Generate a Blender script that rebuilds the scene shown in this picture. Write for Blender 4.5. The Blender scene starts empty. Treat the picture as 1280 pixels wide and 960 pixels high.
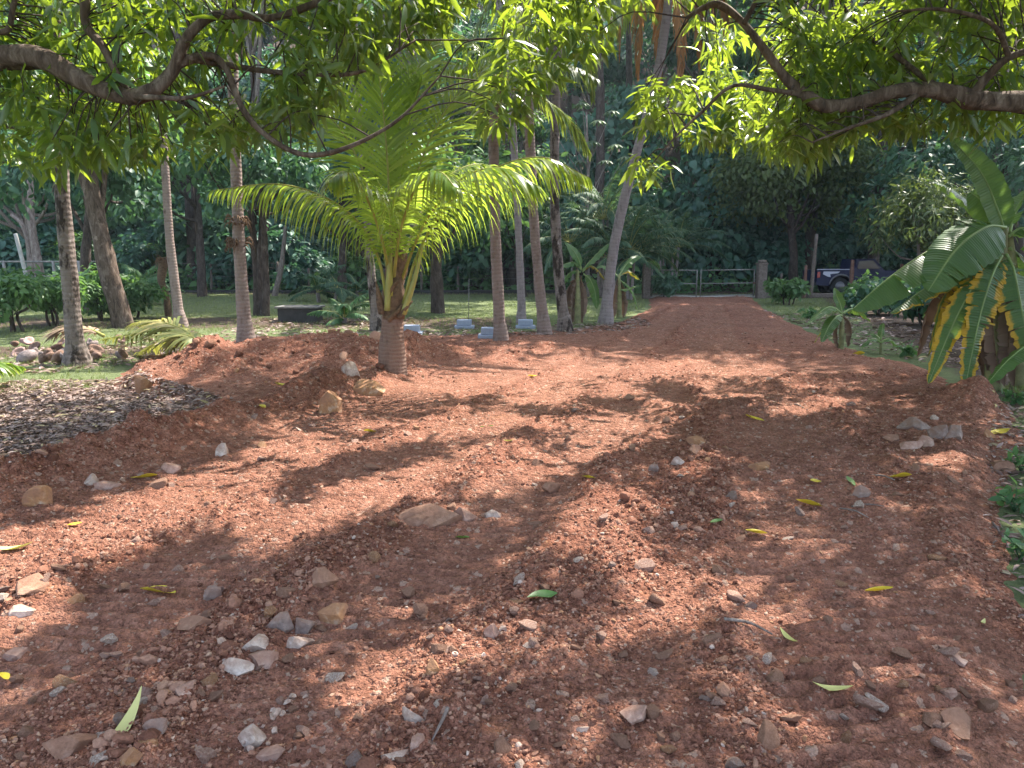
import bpy, math, random
import numpy as np
random.seed(7)
rng = np.random.default_rng(11)
scene = bpy.context.scene
col = scene.collection
R_ = math.radians

# ------------------------------------------------------------------ camera
CAM_H, PITCH = 1.6, R_(9.29)
cam = bpy.data.cameras.new('camera')
cam.sensor_width, cam.lens = 36.0, 27.0
cam.clip_start, cam.clip_end = 0.05, 600
camo = bpy.data.objects.new('camera', cam)
camo.location = (0, 0, CAM_H)
camo.rotation_euler = (math.pi/2 - PITCH, 0, 0)
col.objects.link(camo)
scene.camera = camo

# ------------------------------------------------------------------ sky, sun, exposure
SUN_EL, SUN_AZ = R_(55), R_(40)          # azimuth to the right of straight ahead (+Y)
w = bpy.data.worlds.new('World'); scene.world = w; w.use_nodes = True
nt = w.node_tree
sky = nt.nodes.new('ShaderNodeTexSky'); sky.sky_type = 'NISHITA'; sky.sun_disc = False
sky.sun_elevation, sky.sun_rotation = SUN_EL, SUN_AZ
sky.dust_density = 2.0
bg = nt.nodes['Background']; bg.inputs[1].default_value = 0.15
hs = nt.nodes.new('ShaderNodeHueSaturation'); hs.inputs['Saturation'].default_value = .72
nt.links.new(sky.outputs[0], hs.inputs['Color']); nt.links.new(hs.outputs[0], bg.inputs[0])
sl = bpy.data.lights.new('sun', 'SUN'); sl.energy = 3.8; sl.angle = R_(0.53); sl.color = (1.0, .93, .82)
so = bpy.data.objects.new('sun', sl); col.objects.link(so)
SUN = np.array([math.cos(SUN_EL)*math.sin(SUN_AZ), math.cos(SUN_EL)*math.cos(SUN_AZ), math.sin(SUN_EL)])
from mathutils import Vector
so.rotation_euler = Vector(SUN).to_track_quat('Z', 'Y').to_euler()
so.location = (10, 25, 40)
vs = scene.view_settings
scene.display_settings.display_device = 'sRGB'
vs.view_transform = 'Standard'; vs.look = 'None'; vs.gamma = 1.0; vs.use_curve_mapping = False
vs.exposure = 2.08
scene.cycles.max_bounces = 8
scene.cycles.diffuse_bounces = 4
scene.cycles.transmission_bounces = 6
scene.cycles.transparent_max_bounces = 6
scene.cycles.caustics_reflective = False
scene.cycles.caustics_refractive = False
scene.cycles.sample_clamp_indirect = 6
scene.cycles.use_denoising = True

# ------------------------------------------------------------------ photo pixel <-> place
CP, SP = math.cos(PITCH), math.sin(PITCH)
def ray(px, py):
    u, v = (px-640)/960., (480-py)/960.
    return np.array([u, CP+v*SP, -SP+v*CP])
def P(px, py, Y):
    d = ray(px, py); t = Y/d[1]
    return np.array([d[0]*t, Y, CAM_H+d[2]*t])
def G(px, py, z=0.0):
    d = ray(px, py); t = (z-CAM_H)/d[2]
    return np.array([d[0]*t, d[1]*t, z])
def to_px(X):
    X = np.atleast_2d(X); dz = X[:, 2]-CAM_H
    f = X[:, 1]*CP-dz*SP; u = X[:, 1]*SP+dz*CP
    f = np.where(np.abs(f) < 1e-3, 1e-3, f)
    return 640+960*X[:, 0]/f, 480-960*u/f, f

# ------------------------------------------------------------------ noise
def h2(ix, iy, s):
    a = (ix.astype(np.int64)*374761393+iy.astype(np.int64)*668265263+s*1274126177) & 0xffffffff
    a = ((a ^ (a >> 13))*1274126177) & 0xffffffff
    a = ((a ^ (a >> 16))*2246822519) & 0xffffffff
    return ((a ^ (a >> 15)) & 0xffffff)/float(0xffffff)
def vn(x, y, s=0):
    x = np.asarray(x, float); y = np.asarray(y, float)
    ix, iy = np.floor(x), np.floor(y); fx, fy = x-ix, y-iy
    fx = fx*fx*(3-2*fx); fy = fy*fy*(3-2*fy)
    a, b = h2(ix, iy, s), h2(ix+1, iy, s); c, d = h2(ix, iy+1, s), h2(ix+1, iy+1, s)
    return (a*(1-fx)+b*fx)*(1-fy)+(c*(1-fx)+d*fx)*fy
def fbm(x, y, s=0, o=4):
    r, a, n = 0, 1., 0
    for i in range(o):
        r = r+a*(vn(x*2**i, y*2**i, s+i*17)-.5); n += a; a *= .5
    return r/n
def lumps(x, y, cell, s, dens=.8, px=.0):
    X, Y = x/cell, y/cell
    ix, iy = np.floor(X), np.floor(Y)
    h = np.zeros_like(X)
    for i in (-1, 0, 1):
        for j in (-1, 0, 1):
            cx, cy = ix+i, iy+j
            r = (.18+.42*h2(cx, cy, s+3)**1.5)*(h2(cx, cy, s+4) < dens)
            ex = .7+.6*h2(cx, cy, s+5)
            dx = (X-(cx+h2(cx, cy, s+1)))*ex; dy = (Y-(cy+h2(cx, cy, s+2)))/ex
            # a squarish, tilted clod
            m = np.maximum(np.abs(dx+.35*dy), np.abs(dy-.35*dx))*.55+np.sqrt(dx*dx+dy*dy)*.5
            q = np.clip(1-(m/np.maximum(r, 1e-4))**2, 0, 1)
            h = np.maximum(h, np.sqrt(q)*r*.8*(1+.5*dx))
    return h*cell
def seg_dist(x, y, pts):
    best = np.full(x.shape, 1e9); along = np.zeros(x.shape); sgn = np.zeros(x.shape); L = 0
    for a, b in zip(pts[:-1], pts[1:]):
        ab = np.array(b[:2])-np.array(a[:2]); l = np.hypot(*ab)+1e-9
        t = np.clip(((x-a[0])*ab[0]+(y-a[1])*ab[1])/l**2, 0, 1)
        dx, dy = x-a[0]-t*ab[0], y-a[1]-t*ab[1]
        d = np.hypot(dx, dy); m = d < best
        best = np.where(m, d, best); along = np.where(m, L+t*l, along)
        sgn = np.where(m, np.sign(ab[0]*dy-ab[1]*dx), sgn); L += l
    return best, along, sgn, L
def in_poly(x, y, poly):
    c = np.zeros(x.shape, bool); n = len(poly)
    for i in range(n):
        x1, y1 = poly[i][:2]; x2, y2 = poly[(i+1) % n][:2]
        if y1 == y2: continue
        c ^= ((y1 > y) != (y2 > y)) & (x < (x2-x1)*(y-y1)/(y2-y1)+x1)
    return c
def sd_poly(x, y, poly):
    d = seg_dist(x, y, list(poly)+[poly[0]])[0]
    return np.where(in_poly(x, y, poly), d, -d)
def sstep(a, b, v):
    t = np.clip((v-a)/(b-a), 0, 1); return t*t*(3-2*t)

# ------------------------------------------------------------------ mesh + object helpers
def mesh(name, V, Fs, mats, attrs=None, smooth=False, midx=None):
    V = np.asarray(V, np.float32)
    if not isinstance(Fs, (list, tuple)): Fs = [Fs]
    Fs = [np.asarray(f, np.int32) for f in Fs if len(f)]
    me = bpy.data.meshes.new(name)
    me.vertices.add(len(V)); me.vertices.foreach_set('co', V.ravel())
    nl = sum(f.size for f in Fs); npoly = sum(len(f) for f in Fs)
    me.loops.add(nl); me.loops.foreach_set('vertex_index', np.concatenate([f.ravel() for f in Fs]))
    me.polygons.add(npoly)
    tot = np.concatenate([np.full(len(f), f.shape[1], np.int32) for f in Fs])
    st = np.concatenate([[0], np.cumsum(tot)[:-1]]).astype(np.int32)
    me.polygons.foreach_set('loop_start', st)
    if smooth: me.polygons.foreach_set('use_smooth', np.ones(npoly, bool))
    for k, a in (attrs or {}).items():
        at = me.attributes.new(k, 'FLOAT', 'POINT'); at.data.foreach_set('value', np.asarray(a, np.float32))
    for m in (mats if isinstance(mats, (list, tuple)) else [mats]): me.materials.append(m)
    if midx is not None: me.polygons.foreach_set('material_index', np.asarray(midx, np.int32))
    me.update(calc_edges=True); me.validate()
    if not smooth:
        me.polygons.foreach_set('use_smooth', np.zeros(npoly, bool))
    return me
def root_loc(o):
    while o.parent: o = o.parent
    return np.array(o.location)
def obj(name, me, parent=None, loc=None):
    o = bpy.data.objects.new(name, me); col.objects.link(o)
    if parent: o.parent = parent
    if loc is not None: o.location = loc
    return o
def part(name, geo, mat, parent, smooth=True, attrs=None, midx=None):
    """geo = (V, F) in place coordinates, becomes a child of parent"""
    V, F = geo[0], geo[1]
    a = attrs if attrs is not None else (geo[2] if len(geo) > 2 else None)
    return obj(name, mesh(name, np.asarray(V)-root_loc(parent), F, mat, a, smooth, midx), parent)
def tag(o, label, cat=None, group=None, kind=None):
    if label: o['label'] = label
    if cat: o['category'] = cat
    if group: o['group'] = group
    if kind: o['kind'] = kind
    return o
def thing(name, loc, label, cat, group=None):
    e = bpy.data.objects.new(name, None); col.objects.link(e)
    e.empty_display_size = .2; e.location = [float(v) for v in loc]
    return tag(e, label, cat, group)
def copy_tree(src, loc, rz=0, sc=1, label=None):
    r = src.copy(); col.objects.link(r); r.location = [float(v) for v in loc]
    r.rotation_euler = (0, 0, rz); r.scale = (sc,)*3 if np.isscalar(sc) else sc
    if label: r['label'] = label
    for ch in src.children:
        c = ch.copy(); col.objects.link(c); c.parent = r
        for g in ch.children:
            d = g.copy(); col.objects.link(d); d.parent = c
    return r
def merge(gs):
    """[(V, F|[F], attrs)] -> one geometry; F grouped by face size"""
    Vs, by, at, n = [], {}, {}, 0
    for g in gs:
        V = np.asarray(g[0]); Fs = g[1] if isinstance(g[1], (list, tuple)) else [g[1]]
        for f in Fs:
            f = np.asarray(f)
            if len(f): by.setdefault(f.shape[1], []).append(f+n)
        if len(g) > 2 and g[2]:
            for k, a in g[2].items(): at.setdefault(k, []).append(np.asarray(a))
        Vs.append(V); n += len(V)
    return np.concatenate(Vs), [np.concatenate(f) for f in by.values()], {k: np.concatenate(a) for k, a in at.items()}
def catmull(pts, n):
    p = np.asarray(pts, float); k = len(p)
    if k == 2: return p[0]+(p[1]-p[0])*np.linspace(0, 1, n)[:, None]
    q = np.vstack([2*p[0]-p[1], p, 2*p[-1]-p[-2]])
    out = []
    for t in np.linspace(0, k-1-1e-9, n):
        i = int(t); f = t-i
        a, b, c, d = q[i:i+4]
        out.append(.5*((2*b)+(-a+c)*f+(2*a-5*b+4*c-d)*f*f+(-a+3*b-3*c+d)*f**3))
    return np.array(out)
def norm(v): return v/np.maximum(np.linalg.norm(v, axis=-1, keepdims=True), 1e-9)
def tube(pts, rad, sides=10, n=None, wob=0., seed=0, cap=True):
    n = n or max(8, len(pts)*5)
    p = catmull(pts, n)
    r = np.interp(np.linspace(0, 1, n), np.linspace(0, 1, len(rad)), rad)
    T = norm(np.gradient(p, axis=0))
    ref = np.array([1., 0, 0]) if abs(T[0][0]) < .8 else np.array([0, 0, 1.])
    s = norm(np.cross(T[0], ref)); S = [s]
    for i in range(1, n):
        s = s-T[i]*np.dot(s, T[i]); s = s/np.linalg.norm(s); S.append(s)
    S = np.array(S); B = np.cross(T, S)
    al = np.concatenate([[0], np.cumsum(np.linalg.norm(np.diff(p, axis=0), axis=1))])
    an = np.linspace(0, 2*np.pi, sides, endpoint=False)
    rr = r[:, None]*np.ones(sides)
    if wob:
        A, Z = np.meshgrid(np.arange(sides), al)
        rr = rr*(1+wob*2*(vn(np.cos(an)[None]*1.5+seed*7.3+Z*3, np.sin(an)[None]*1.5+Z*2.3, seed)-.5))
    V = p[:, None]+rr[..., None]*(np.cos(an)[None, :, None]*S[:, None]+np.sin(an)[None, :, None]*B[:, None])
    V = V.reshape(-1, 3)
    i, j = np.meshgrid(np.arange(n-1), np.arange(sides), indexing='ij')
    j2 = (j+1) % sides
    F = np.stack([i*sides+j, i*sides+j2, (i+1)*sides+j2, (i+1)*sides+j], -1).reshape(-1, 4)
    alv = np.repeat(al, sides); Fs = [F]
    if cap:
        V = np.vstack([V, p[0], p[-1]]); alv = np.concatenate([alv, [0, al[-1]]]); k = n*sides
        jj = np.arange(sides)
        Fs.append(np.vstack([np.stack([np.full(sides, k), (jj+1) % sides, jj], -1),
                             np.stack([np.full(sides, k+1), (n-1)*sides+jj, (n-1)*sides+(jj+1) % sides], -1)]))
    return V, Fs, {'along': alv}
def box(cx, cy, cz, sx, sy, sz, bev=.0, rz=0):
    b = min(bev, sx*.3, sy*.3, sz*.3)
    if b <= 0:
        v = np.array([[x, y, z] for z in (-.5, .5) for y in (-.5, .5) for x in (-.5, .5)])*[sx, sy, sz]
        f = [[0, 2, 3, 1], [4, 5, 7, 6], [0, 1, 5, 4], [2, 6, 7, 3], [0, 4, 6, 2], [1, 3, 7, 5]]
        F = [np.array(f)]
    else:
        vs_ = []; 
        for z in (-1, 1):
            for y in (-1, 1):
                for x in (-1, 1):
                    c = np.array([x*sx/2, y*sy/2, z*sz/2]); 
                    vs_ += [c-[0, y*b, z*b], c-[x*b, 0, z*b], c-[x*b, y*b, 0]]
        v = np.array(vs_)
        I = lambda x, y, z, k: ((z*2+y)*2+x)*3+k
        f = []
        f += [[I(s, 0, 0, 0), I(s, 1, 0, 0), I(s, 1, 1, 0), I(s, 0, 1, 0)][::(1 if s else -1)] for s in (0, 1)]
        f += [[I(0, s, 0, 1), I(1, s, 0, 1), I(1, s, 1, 1), I(0, s, 1, 1)][::(-1 if s else 1)] for s in (0, 1)]
        f += [[I(0, 0, s, 2), I(1, 0, s, 2), I(1, 1, s, 2), I(0, 1, s, 2)][::(1 if s else -1)] for s in (0, 1)]
        for a in (0, 1):
            for c in (0, 1):
                f += [[I(0, a, c, 1), I(1, a, c, 1), I(1, a, c, 2), I(0, a, c, 2)],
                      [I(a, 0, c, 0), I(a, 1, c, 0), I(a, 1, c, 2), I(a, 0, c, 2)],
                      [I(a, c, 0, 0), I(a, c, 1, 0), I(a, c, 1, 1), I(a, c, 0, 1)]]
        t = [[I(x, y, z, 0), I(x, y, z, 1), I(x, y, z, 2)] for x in (0, 1) for y in (0, 1) for z in (0, 1)]
        F = [np.array(f), np.array(t)]
    c, s = math.cos(rz), math.sin(rz)
    v = v@np.array([[c, s, 0], [-s, c, 0], [0, 0, 1]])
    return v+[cx, cy, cz], F
def frames(axis, nrm):
    """columns: side, axis, normal"""
    a = norm(axis); s = norm(np.cross(a, nrm)); n = np.cross(s, a)
    return np.stack([s, a, n], -1)
def inst(tv, tf, pos, Rm, sc, rnd, tattr=None):
    n, k = len(pos), len(tv)
    sc = np.asarray(sc, float)
    if sc.ndim == 1: sc = np.repeat(sc[:, None], 3, 1)
    V = np.einsum('nij,nkj->nki', Rm, tv[None]*sc[:, None])+pos[:, None]
    F = (tf[None]+(np.arange(n)*k)[:, None, None]).reshape(-1, tf.shape[1])
    at = {'rnd': np.repeat(rnd, k)}
    for kk, a in (tattr or {}).items(): at[kk] = np.tile(a, n)
    return V.reshape(-1, 3), F, at
def leaf_template(st, wd, fold=.25, droop=.15):
    """unit leaf along +Y, 3 vertices per station"""
    v, f, ed = [], [], []
    for t, ww in zip(st, wd):
        z = -droop*t*t
        v += [[-ww/2, t, z+fold*ww/2], [0, t, z], [ww/2, t, z+fold*ww/2]]; ed += [1, 0, 1]
    for i in range(len(st)-1):
        a = i*3
        f += [[a, a+1, a+4, a+3], [a+1, a+2, a+5, a+4]]
    return np.array(v, float), np.array(f), np.array(ed, float)
MANGO_V, MANGO_F, MANGO_E = leaf_template([0, .15, .45, .78, 1], [.02, .17, .235, .13, .01], .35, .22)
BROAD_V, BROAD_F, _ = leaf_template([0, .3, .7, 1], [.05, .5, .42, .02], .3, .2)
TINY_V = np.array([[0, 0, 0], [-.28, .45, .08], [0, 1, -.1], [.28, .45, .08]]); TINY_F = np.array([[0, 2, 1], [0, 3, 2]])
HEART_V, HEART_F, _ = leaf_template([0, .12, .4, .75, 1], [.35, .75, .85, .45, .02], .25, .3)
def rvec(n): return norm(rng.normal(size=(n, 3)))

# ------------------------------------------------------------------ materials
def new_mat(name):
    m = bpy.data.materials.new(name); m.use_nodes = True
    n = m.node_tree.nodes; b = n['Principled BSDF']; return m, m.node_tree, n, b
def ramp(nt, fac, stops):
    r = nt.nodes.new('ShaderNodeValToRGB'); e = r.color_ramp.elements
    while len(e) < len(stops): e.new(.5)
    for x, (p, c) in zip(e, stops): x.position = p; x.color = (*c, 1) if len(c) == 3 else c
    nt.links.new(fac, r.inputs[0]); return r.outputs[0]
def noise(nt, scale, detail=4, vec=None, rough=.6, dist=0):
    n = nt.nodes.new('ShaderNodeTexNoise'); n.inputs['Scale'].default_value = scale
    n.inputs['Detail'].default_value = detail; n.inputs['Roughness'].default_value = rough; n.inputs['Distortion'].default_value = dist
    if vec is not None: nt.links.new(vec, n.inputs['Vector'])
    return n.outputs[0]
def attr(nt, name):
    a = nt.nodes.new('ShaderNodeAttribute'); a.attribute_name = name; return a.outputs['Fac']
def ocoord(nt, sc=None):
    t = nt.nodes.new('ShaderNodeTexCoord')
    if sc is None: return t.outputs['Object']
    m = nt.nodes.new('ShaderNodeMapping'); m.inputs['Scale'].default_value = sc
    nt.links.new(t.outputs['Object'], m.inputs['Vector']); return m.outputs[0]
def mixc(nt, fac, a, b, mode='MIX'):
    m = nt.nodes.new('ShaderNodeMix'); m.data_type = 'RGBA'; m.blend_type = mode
    for s, v in ((m.inputs[0], fac), (m.inputs[6], a), (m.inputs[7], b)):
        if isinstance(v, (int, float)): s.default_value = v
        elif isinstance(v, tuple): s.default_value = (*v, 1)
        else: nt.links.new(v, s)
    return m.outputs[2]
def mth(nt, op, a, b=0.):
    m = nt.nodes.new('ShaderNodeMath'); m.operation = op
    for s, v in zip(m.inputs, (a, b)):
        if isinstance(v, (int, float)): s.default_value = v
        else: nt.links.new(v, s)
    return m.outputs[0]
def bump(nt, b, h, dist, strength=1.):
    n = nt.nodes.new('ShaderNodeBump'); n.inputs['Distance'].default_value = dist; n.inputs['Strength'].default_value = strength
    nt.links.new(h, n.inputs['Height']); nt.links.new(n.outputs[0], b.inputs['Normal'])
def leafmat(name, stops, trans, tf=.4, rough=.42, spec=.35, extra=None):
    """stops over the per-leaf random value; trans = colour of light passing through"""
    m, nt, n, b = new_mat(name)
    r = attr(nt, 'rnd')
    c = ramp(nt, r, stops)
    if extra: c = extra(nt, c)
    b.inputs['Roughness'].default_value = rough; b.inputs['Specular IOR Level'].default_value = spec
    nt.links.new(c, b.inputs['Base Color'])
    t = nt.nodes.new('ShaderNodeBsdfTranslucent')
    tc = mixc(nt, r, tuple(.62*v for v in trans), trans)
    if extra: tc = mixc(nt, .55, tc, c)
    nt.links.new(tc, t.inputs['Color'])
    mx = nt.nodes.new('ShaderNodeMixShader'); mx.inputs[0].default_value = tf
    nt.links.new(b.outputs[0], mx.inputs[1]); nt.links.new(t.outputs[0], mx.inputs[2])
    nt.links.new(mx.outputs[0], n['Material Output'].inputs['Surface']); return m
def solid(name, c, rough=.7, var=.25, sc=8, metal=0, bmp=0, spec=.3):
    m, nt, n, b = new_mat(name)
    f = noise(nt, sc, 5, ocoord(nt))
    cc = ramp(nt, f, [(.3, tuple(v*(1-var) for v in c)), (.7, tuple(min(1, v*(1+var)) for v in c))])
    nt.links.new(cc, b.inputs['Base Color']); b.inputs['Roughness'].default_value = rough; b.inputs['Metallic'].default_value = metal
    b.inputs['Specular IOR Level'].default_value = spec
    if bmp: bump(nt, b, noise(nt, sc*4, 4, ocoord(nt)), bmp)
    return m
def palm_bark(name, c, dark, pale, ring=.09, patch=.5):
    m, nt, n, b = new_mat(name)
    al = attr(nt, 'along')
    v = ocoord(nt, (9, 9, 3)); nz = noise(nt, 1, 5, v, .65)
    base = ramp(nt, nz, [(.25, dark), (.48, c), (.62, c), (.8, pale)])
    wv = mth(nt, 'SINE', mth(nt, 'ADD', mth(nt, 'MULTIPLY', al, 2*math.pi/ring), mth(nt, 'MULTIPLY', nz, 9.)))
    rg = ramp(nt, mth(nt, 'ADD', mth(nt, 'MULTIPLY', wv, .5), .5), [(.0, (.62, .6, .58)), (.12, (1, 1, 1))])
    cc = mixc(nt, .42, base, rg, 'MULTIPLY')
    big = noise(nt, 1, 4, ocoord(nt, (5, 5, 2.2)), .7)
    cc = mixc(nt, ramp(nt, big, [(patch, (0, 0, 0)), (patch+.08, (1, 1, 1))]), cc, dark)
    nt.links.new(cc, b.inputs['Base Color']); b.inputs['Roughness'].default_value = .9; b.inputs['Specular IOR Level'].default_value = .15
    bump(nt, b, mth(nt, 'ADD', mth(nt, 'MULTIPLY', wv, .35), mth(nt, 'MULTIPLY', nz, 4)), .007)
    return m
def bark(name, c, dark, pale, sc=(14, 14, 4)):
    m, nt, n, b = new_mat(name)
    nz = noise(nt, 1, 6, ocoord(nt, sc), .7, .6)
    cc = ramp(nt, nz, [(.3, dark), (.5, c), (.72, pale)])
    li = noise(nt, 3, 5, ocoord(nt), .7)
    cc = mixc(nt, ramp(nt, li, [(.6, (0, 0, 0)), (.68, (.55, .55, .55))]), cc, tuple(min(1, v*1.6) for v in pale))
    nt.links.new(cc, b.inputs['Base Color']); b.inputs['Roughness'].default_value = .92; b.inputs['Specular IOR Level'].default_value = .15
    bump(nt, b, nz, .02); return m

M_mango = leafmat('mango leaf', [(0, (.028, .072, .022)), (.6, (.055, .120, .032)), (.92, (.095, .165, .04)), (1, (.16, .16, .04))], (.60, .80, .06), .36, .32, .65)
M_mango_left = leafmat('shade-tinted mango leaf', [(0, (.024, .070, .026)), (.6, (.050, .115, .040)), (.93, (.085, .16, .045)), (1, (.15, .16, .05))], (.56, .76, .05), .35, .3, .7)  # cooler, slightly darker copy: the left crown's shade is put into the colour
M_mango_dark = leafmat('shade-darkened mango leaf', [(0, (.028, .062, .02)), (.7, (.055, .11, .03)), (1, (.09, .14, .035))], (.24, .38, .03), .36, .36, .5)  # darker copy for the added overhead leaves, shade put into the translucent tint
M_bg = [leafmat('forest leaf deep', [(0, (.036, .096, .066)), (1, (.092, .185, .112))], (.13, .30, .08), .3, .5),
        leafmat('forest leaf mid', [(0, (.045, .108, .045)), (1, (.115, .21, .08))], (.22, .42, .08), .35, .5),
        leafmat('forest leaf blue', [(0, (.042, .112, .090)), (1, (.105, .21, .155))], (.13, .33, .12), .3, .5),
        leafmat('olive leaf', [(0, (.055, .095, .035)), (1, (.14, .175, .065))], (.24, .33, .06), .3, .5)]
M_big = leafmat('climber leaf', [(0, (.040, .108, .080)), (1, (.10, .22, .15))], (.13, .33, .12), .28, .38, .5)
M_creep = leafmat('creeper leaf', [(0, (.05, .12, .05)), (1, (.13, .25, .10))], (.2, .4, .10), .33, .5)
M_frond = leafmat('young palm leaflet', [(0, (.08, .15, .025)), (.6, (.14, .24, .035)), (1, (.30, .30, .05))], (.55, .74, .08), .48, .26, .8)
M_frond_old = leafmat('yellowing palm leaflet', [(0, (.22, .22, .03)), (1, (.34, .28, .04))], (.75, .62, .04), .5, .32, .5)
M_areca = leafmat('shade palm leaflet', [(0, (.045, .095, .055)), (1, (.085, .15, .085))], (.15, .28, .09), .3, .6, .25)
M_dead = leafmat('dead palm leaflet', [(0, (.22, .11, .045)), (1, (.46, .24, .09))], (.55, .24, .07), .4, .7, .2)
M_rach = solid('palm leaf rib', (.30, .29, .07), .45, .2, 5)
M_rach_dead = solid('dead palm rib', (.28, .16, .08), .8, .2, 5)
M_petiole = solid('palm petiole', (.30, .29, .09), .4, .2, 4)
M_hero = palm_bark('young palm bark', (.21, .135, .105), (.085, .052, .04), (.33, .235, .19), .05, .66)
M_palm_pale = palm_bark('pale palm bark', (.24, .185, .165), (.09, .06, .05), (.40, .34, .31), .07, .62)
M_palm_red = palm_bark('reddish palm bark', (.225, .168, .15), (.09, .06, .052), (.37, .31, .285), .07, .64)
M_palm_mott = palm_bark('mottled palm bark', (.19, .155, .14), (.04, .03, .026), (.46, .41, .39), .08, .50)
M_palm_blue = palm_bark('smooth grey palm bark', (.25, .21, .21), (.09, .07, .07), (.38, .34, .345), .09, .66)
M_bark = bark('mango bark', (.105, .075, .058), (.032, .023, .019), (.22, .175, .145))
M_bark_dark = bark('dark bark', (.07, .052, .045), (.025, .02, .018), (.13, .11, .095))
M_bark_grey = bark('grey bark', (.20, .16, .14), (.08, .06, .055), (.33, .29, .26))
M_fiber = solid('palm fibre', (.16, .10, .062), .95, .45, 22, bmp=.02)
M_wood = solid('weathered post wood', (.15, .12, .105), .9, .4, 14, bmp=.01)
M_rustpost = solid('rusty post', (.16, .085, .065), .85, .35, 12)
M_pipe = solid('galvanised pipe', (.22, .215, .20), .6, .3, 9, .3)
M_wire = solid('fence wire', (.20, .19, .18), .5, .2, 9, .6)
M_conc = solid('concrete', (.40, .39, .37), .9, .18, 9, bmp=.004)
M_block = solid('pale blue grey block', (.30, .34, .44), .85, .12, 14, bmp=.003)
M_trough = solid('dark cement', (.045, .043, .042), .85, .35, 6, bmp=.004)
M_trough_rim = solid('worn cement rim', (.15, .145, .14), .85, .3, 7)

def voro(nt, scale, vec, feature='F1'):
    n = nt.nodes.new('ShaderNodeTexVoronoi'); n.feature = feature; n.inputs['Scale'].default_value = scale
    nt.links.new(vec, n.inputs['Vector']); return n.outputs['Distance'], n.outputs['Color']
def warp(nt, vec, scale, amt):
    n = nt.nodes.new('ShaderNodeTexNoise'); n.inputs['Scale'].default_value = scale; n.inputs['Detail'].default_value = 3; nt.links.new(vec, n.inputs['Vector'])
    m = nt.nodes.new('ShaderNodeVectorMath'); m.operation = 'MULTIPLY_ADD'; m.inputs[1].default_value = (amt,)*3
    nt.links.new(n.outputs['Color'], m.inputs[0]); nt.links.new(vec, m.inputs[2]); return m.outputs[0]
def first(nt, c):
    n = nt.nodes.new('ShaderNodeSeparateColor'); nt.links.new(c, n.inputs[0]); return n.outputs[0], n.outputs[1]
def dirt_material():
    m, nt, n, b = new_mat('red soil')
    v = ocoord(nt); wv = warp(nt, v, 40, .02)
    a = noise(nt, 1.1, 5, v, .6); c = noise(nt, 9, 6, v, .7); f = noise(nt, 70, 5, v, .75)
    d1, k1 = voro(nt, 34, wv); d2, k2 = voro(nt, 85, wv); d3, k3 = voro(nt, 190, wv)
    r1, g1 = first(nt, k1); r2, g2 = first(nt, k2); r3, g3 = first(nt, k3)
    c1 = ramp(nt, c, [(.28, (.135, .050, .030)), (.47, (.245, .108, .073)), (.6, (.325, .158, .110)), (.78, (.43, .255, .19))])
    sp = mth(nt, 'ADD', mth(nt, 'MULTIPLY', r2, .55), mth(nt, 'ADD', mth(nt, 'MULTIPLY', r1, .25), mth(nt, 'MULTIPLY', r3, .35)))
    c2 = ramp(nt, sp, [(.18, (.36, .32, .30)), (.5, (.97, .95, .94)), (.85, (1.35, 1.32, 1.3)), (1., (1.6, 1.56, 1.53))])
    cc = mixc(nt, .9, c1, c2, 'MULTIPLY')
    c3 = ramp(nt, a, [(.3, (.76, .70, .67)), (.55, (1.02, 1, 1)), (.75, (1.2, 1.08, .98))])
    cc = mixc(nt, .8, cc, c3, 'MULTIPLY')
    o = noise(nt, 4.3, 4, v, .6)
    cc = mixc(nt, ramp(nt, o, [(.62, (0, 0, 0)), (.78, (.4, .4, .4))]), cc, (.42, .19, .085))
    dry = attr(nt, 'dry')
    cc = mixc(nt, mth(nt, 'MULTIPLY', dry, .45), cc, mixc(nt, .5, cc, (.41, .235, .165)))
    cc = mixc(nt, ramp(nt, g2, [(.965, (0, 0, 0)), (.98, (.7, .7, .7))]), cc, (.50, .37, .29))
    cc = mixc(nt, ramp(nt, g1, [(.95, (0, 0, 0)), (.98, (.6, .6, .6))]), cc, (.50, .36, .28))
    nt.links.new(cc, b.inputs['Base Color']); b.inputs['Roughness'].default_value = .95; b.inputs['Specular IOR Level'].default_value = .12
    h = mth(nt, 'ADD', mth(nt, 'MULTIPLY', d1, -.022), mth(nt, 'ADD', mth(nt, 'MULTIPLY', d2, -.014), mth(nt, 'MULTIPLY', d3, -.006)))
    h = mth(nt, 'ADD', h, mth(nt, 'ADD', mth(nt, 'MULTIPLY', f, .012), mth(nt, 'MULTIPLY', r1, .007)))
    bump(nt, b, h, 1.0, 1.)
    return m
M_dirt = dirt_material()
def rock_material(name, stops, sc=9):
    m, nt, n, b = new_mat(name)
    v = ocoord(nt); f = noise(nt, sc, 6, v, .65, .4); g = noise(nt, sc*6, 4, v, .7)
    cc = mixc(nt, .6, ramp(nt, f, stops), ramp(nt, g, [(.3, (.55, .52, .5)), (.7, (1.3, 1.28, 1.25))]), 'MULTIPLY')
    du = noise(nt, 5, 5, ocoord(nt), .7)
    cc = mixc(nt, ramp(nt, du, [(.40, (.6, .6, .6)), (.58, (.06, .06, .06))]), cc, (.27, .145, .10))
    nt.links.new(cc, b.inputs['Base Color']); b.inputs['Roughness'].default_value = .88; b.inputs['Specular IOR Level'].default_value = .2
    bump(nt, b, g, .006); return m
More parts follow.
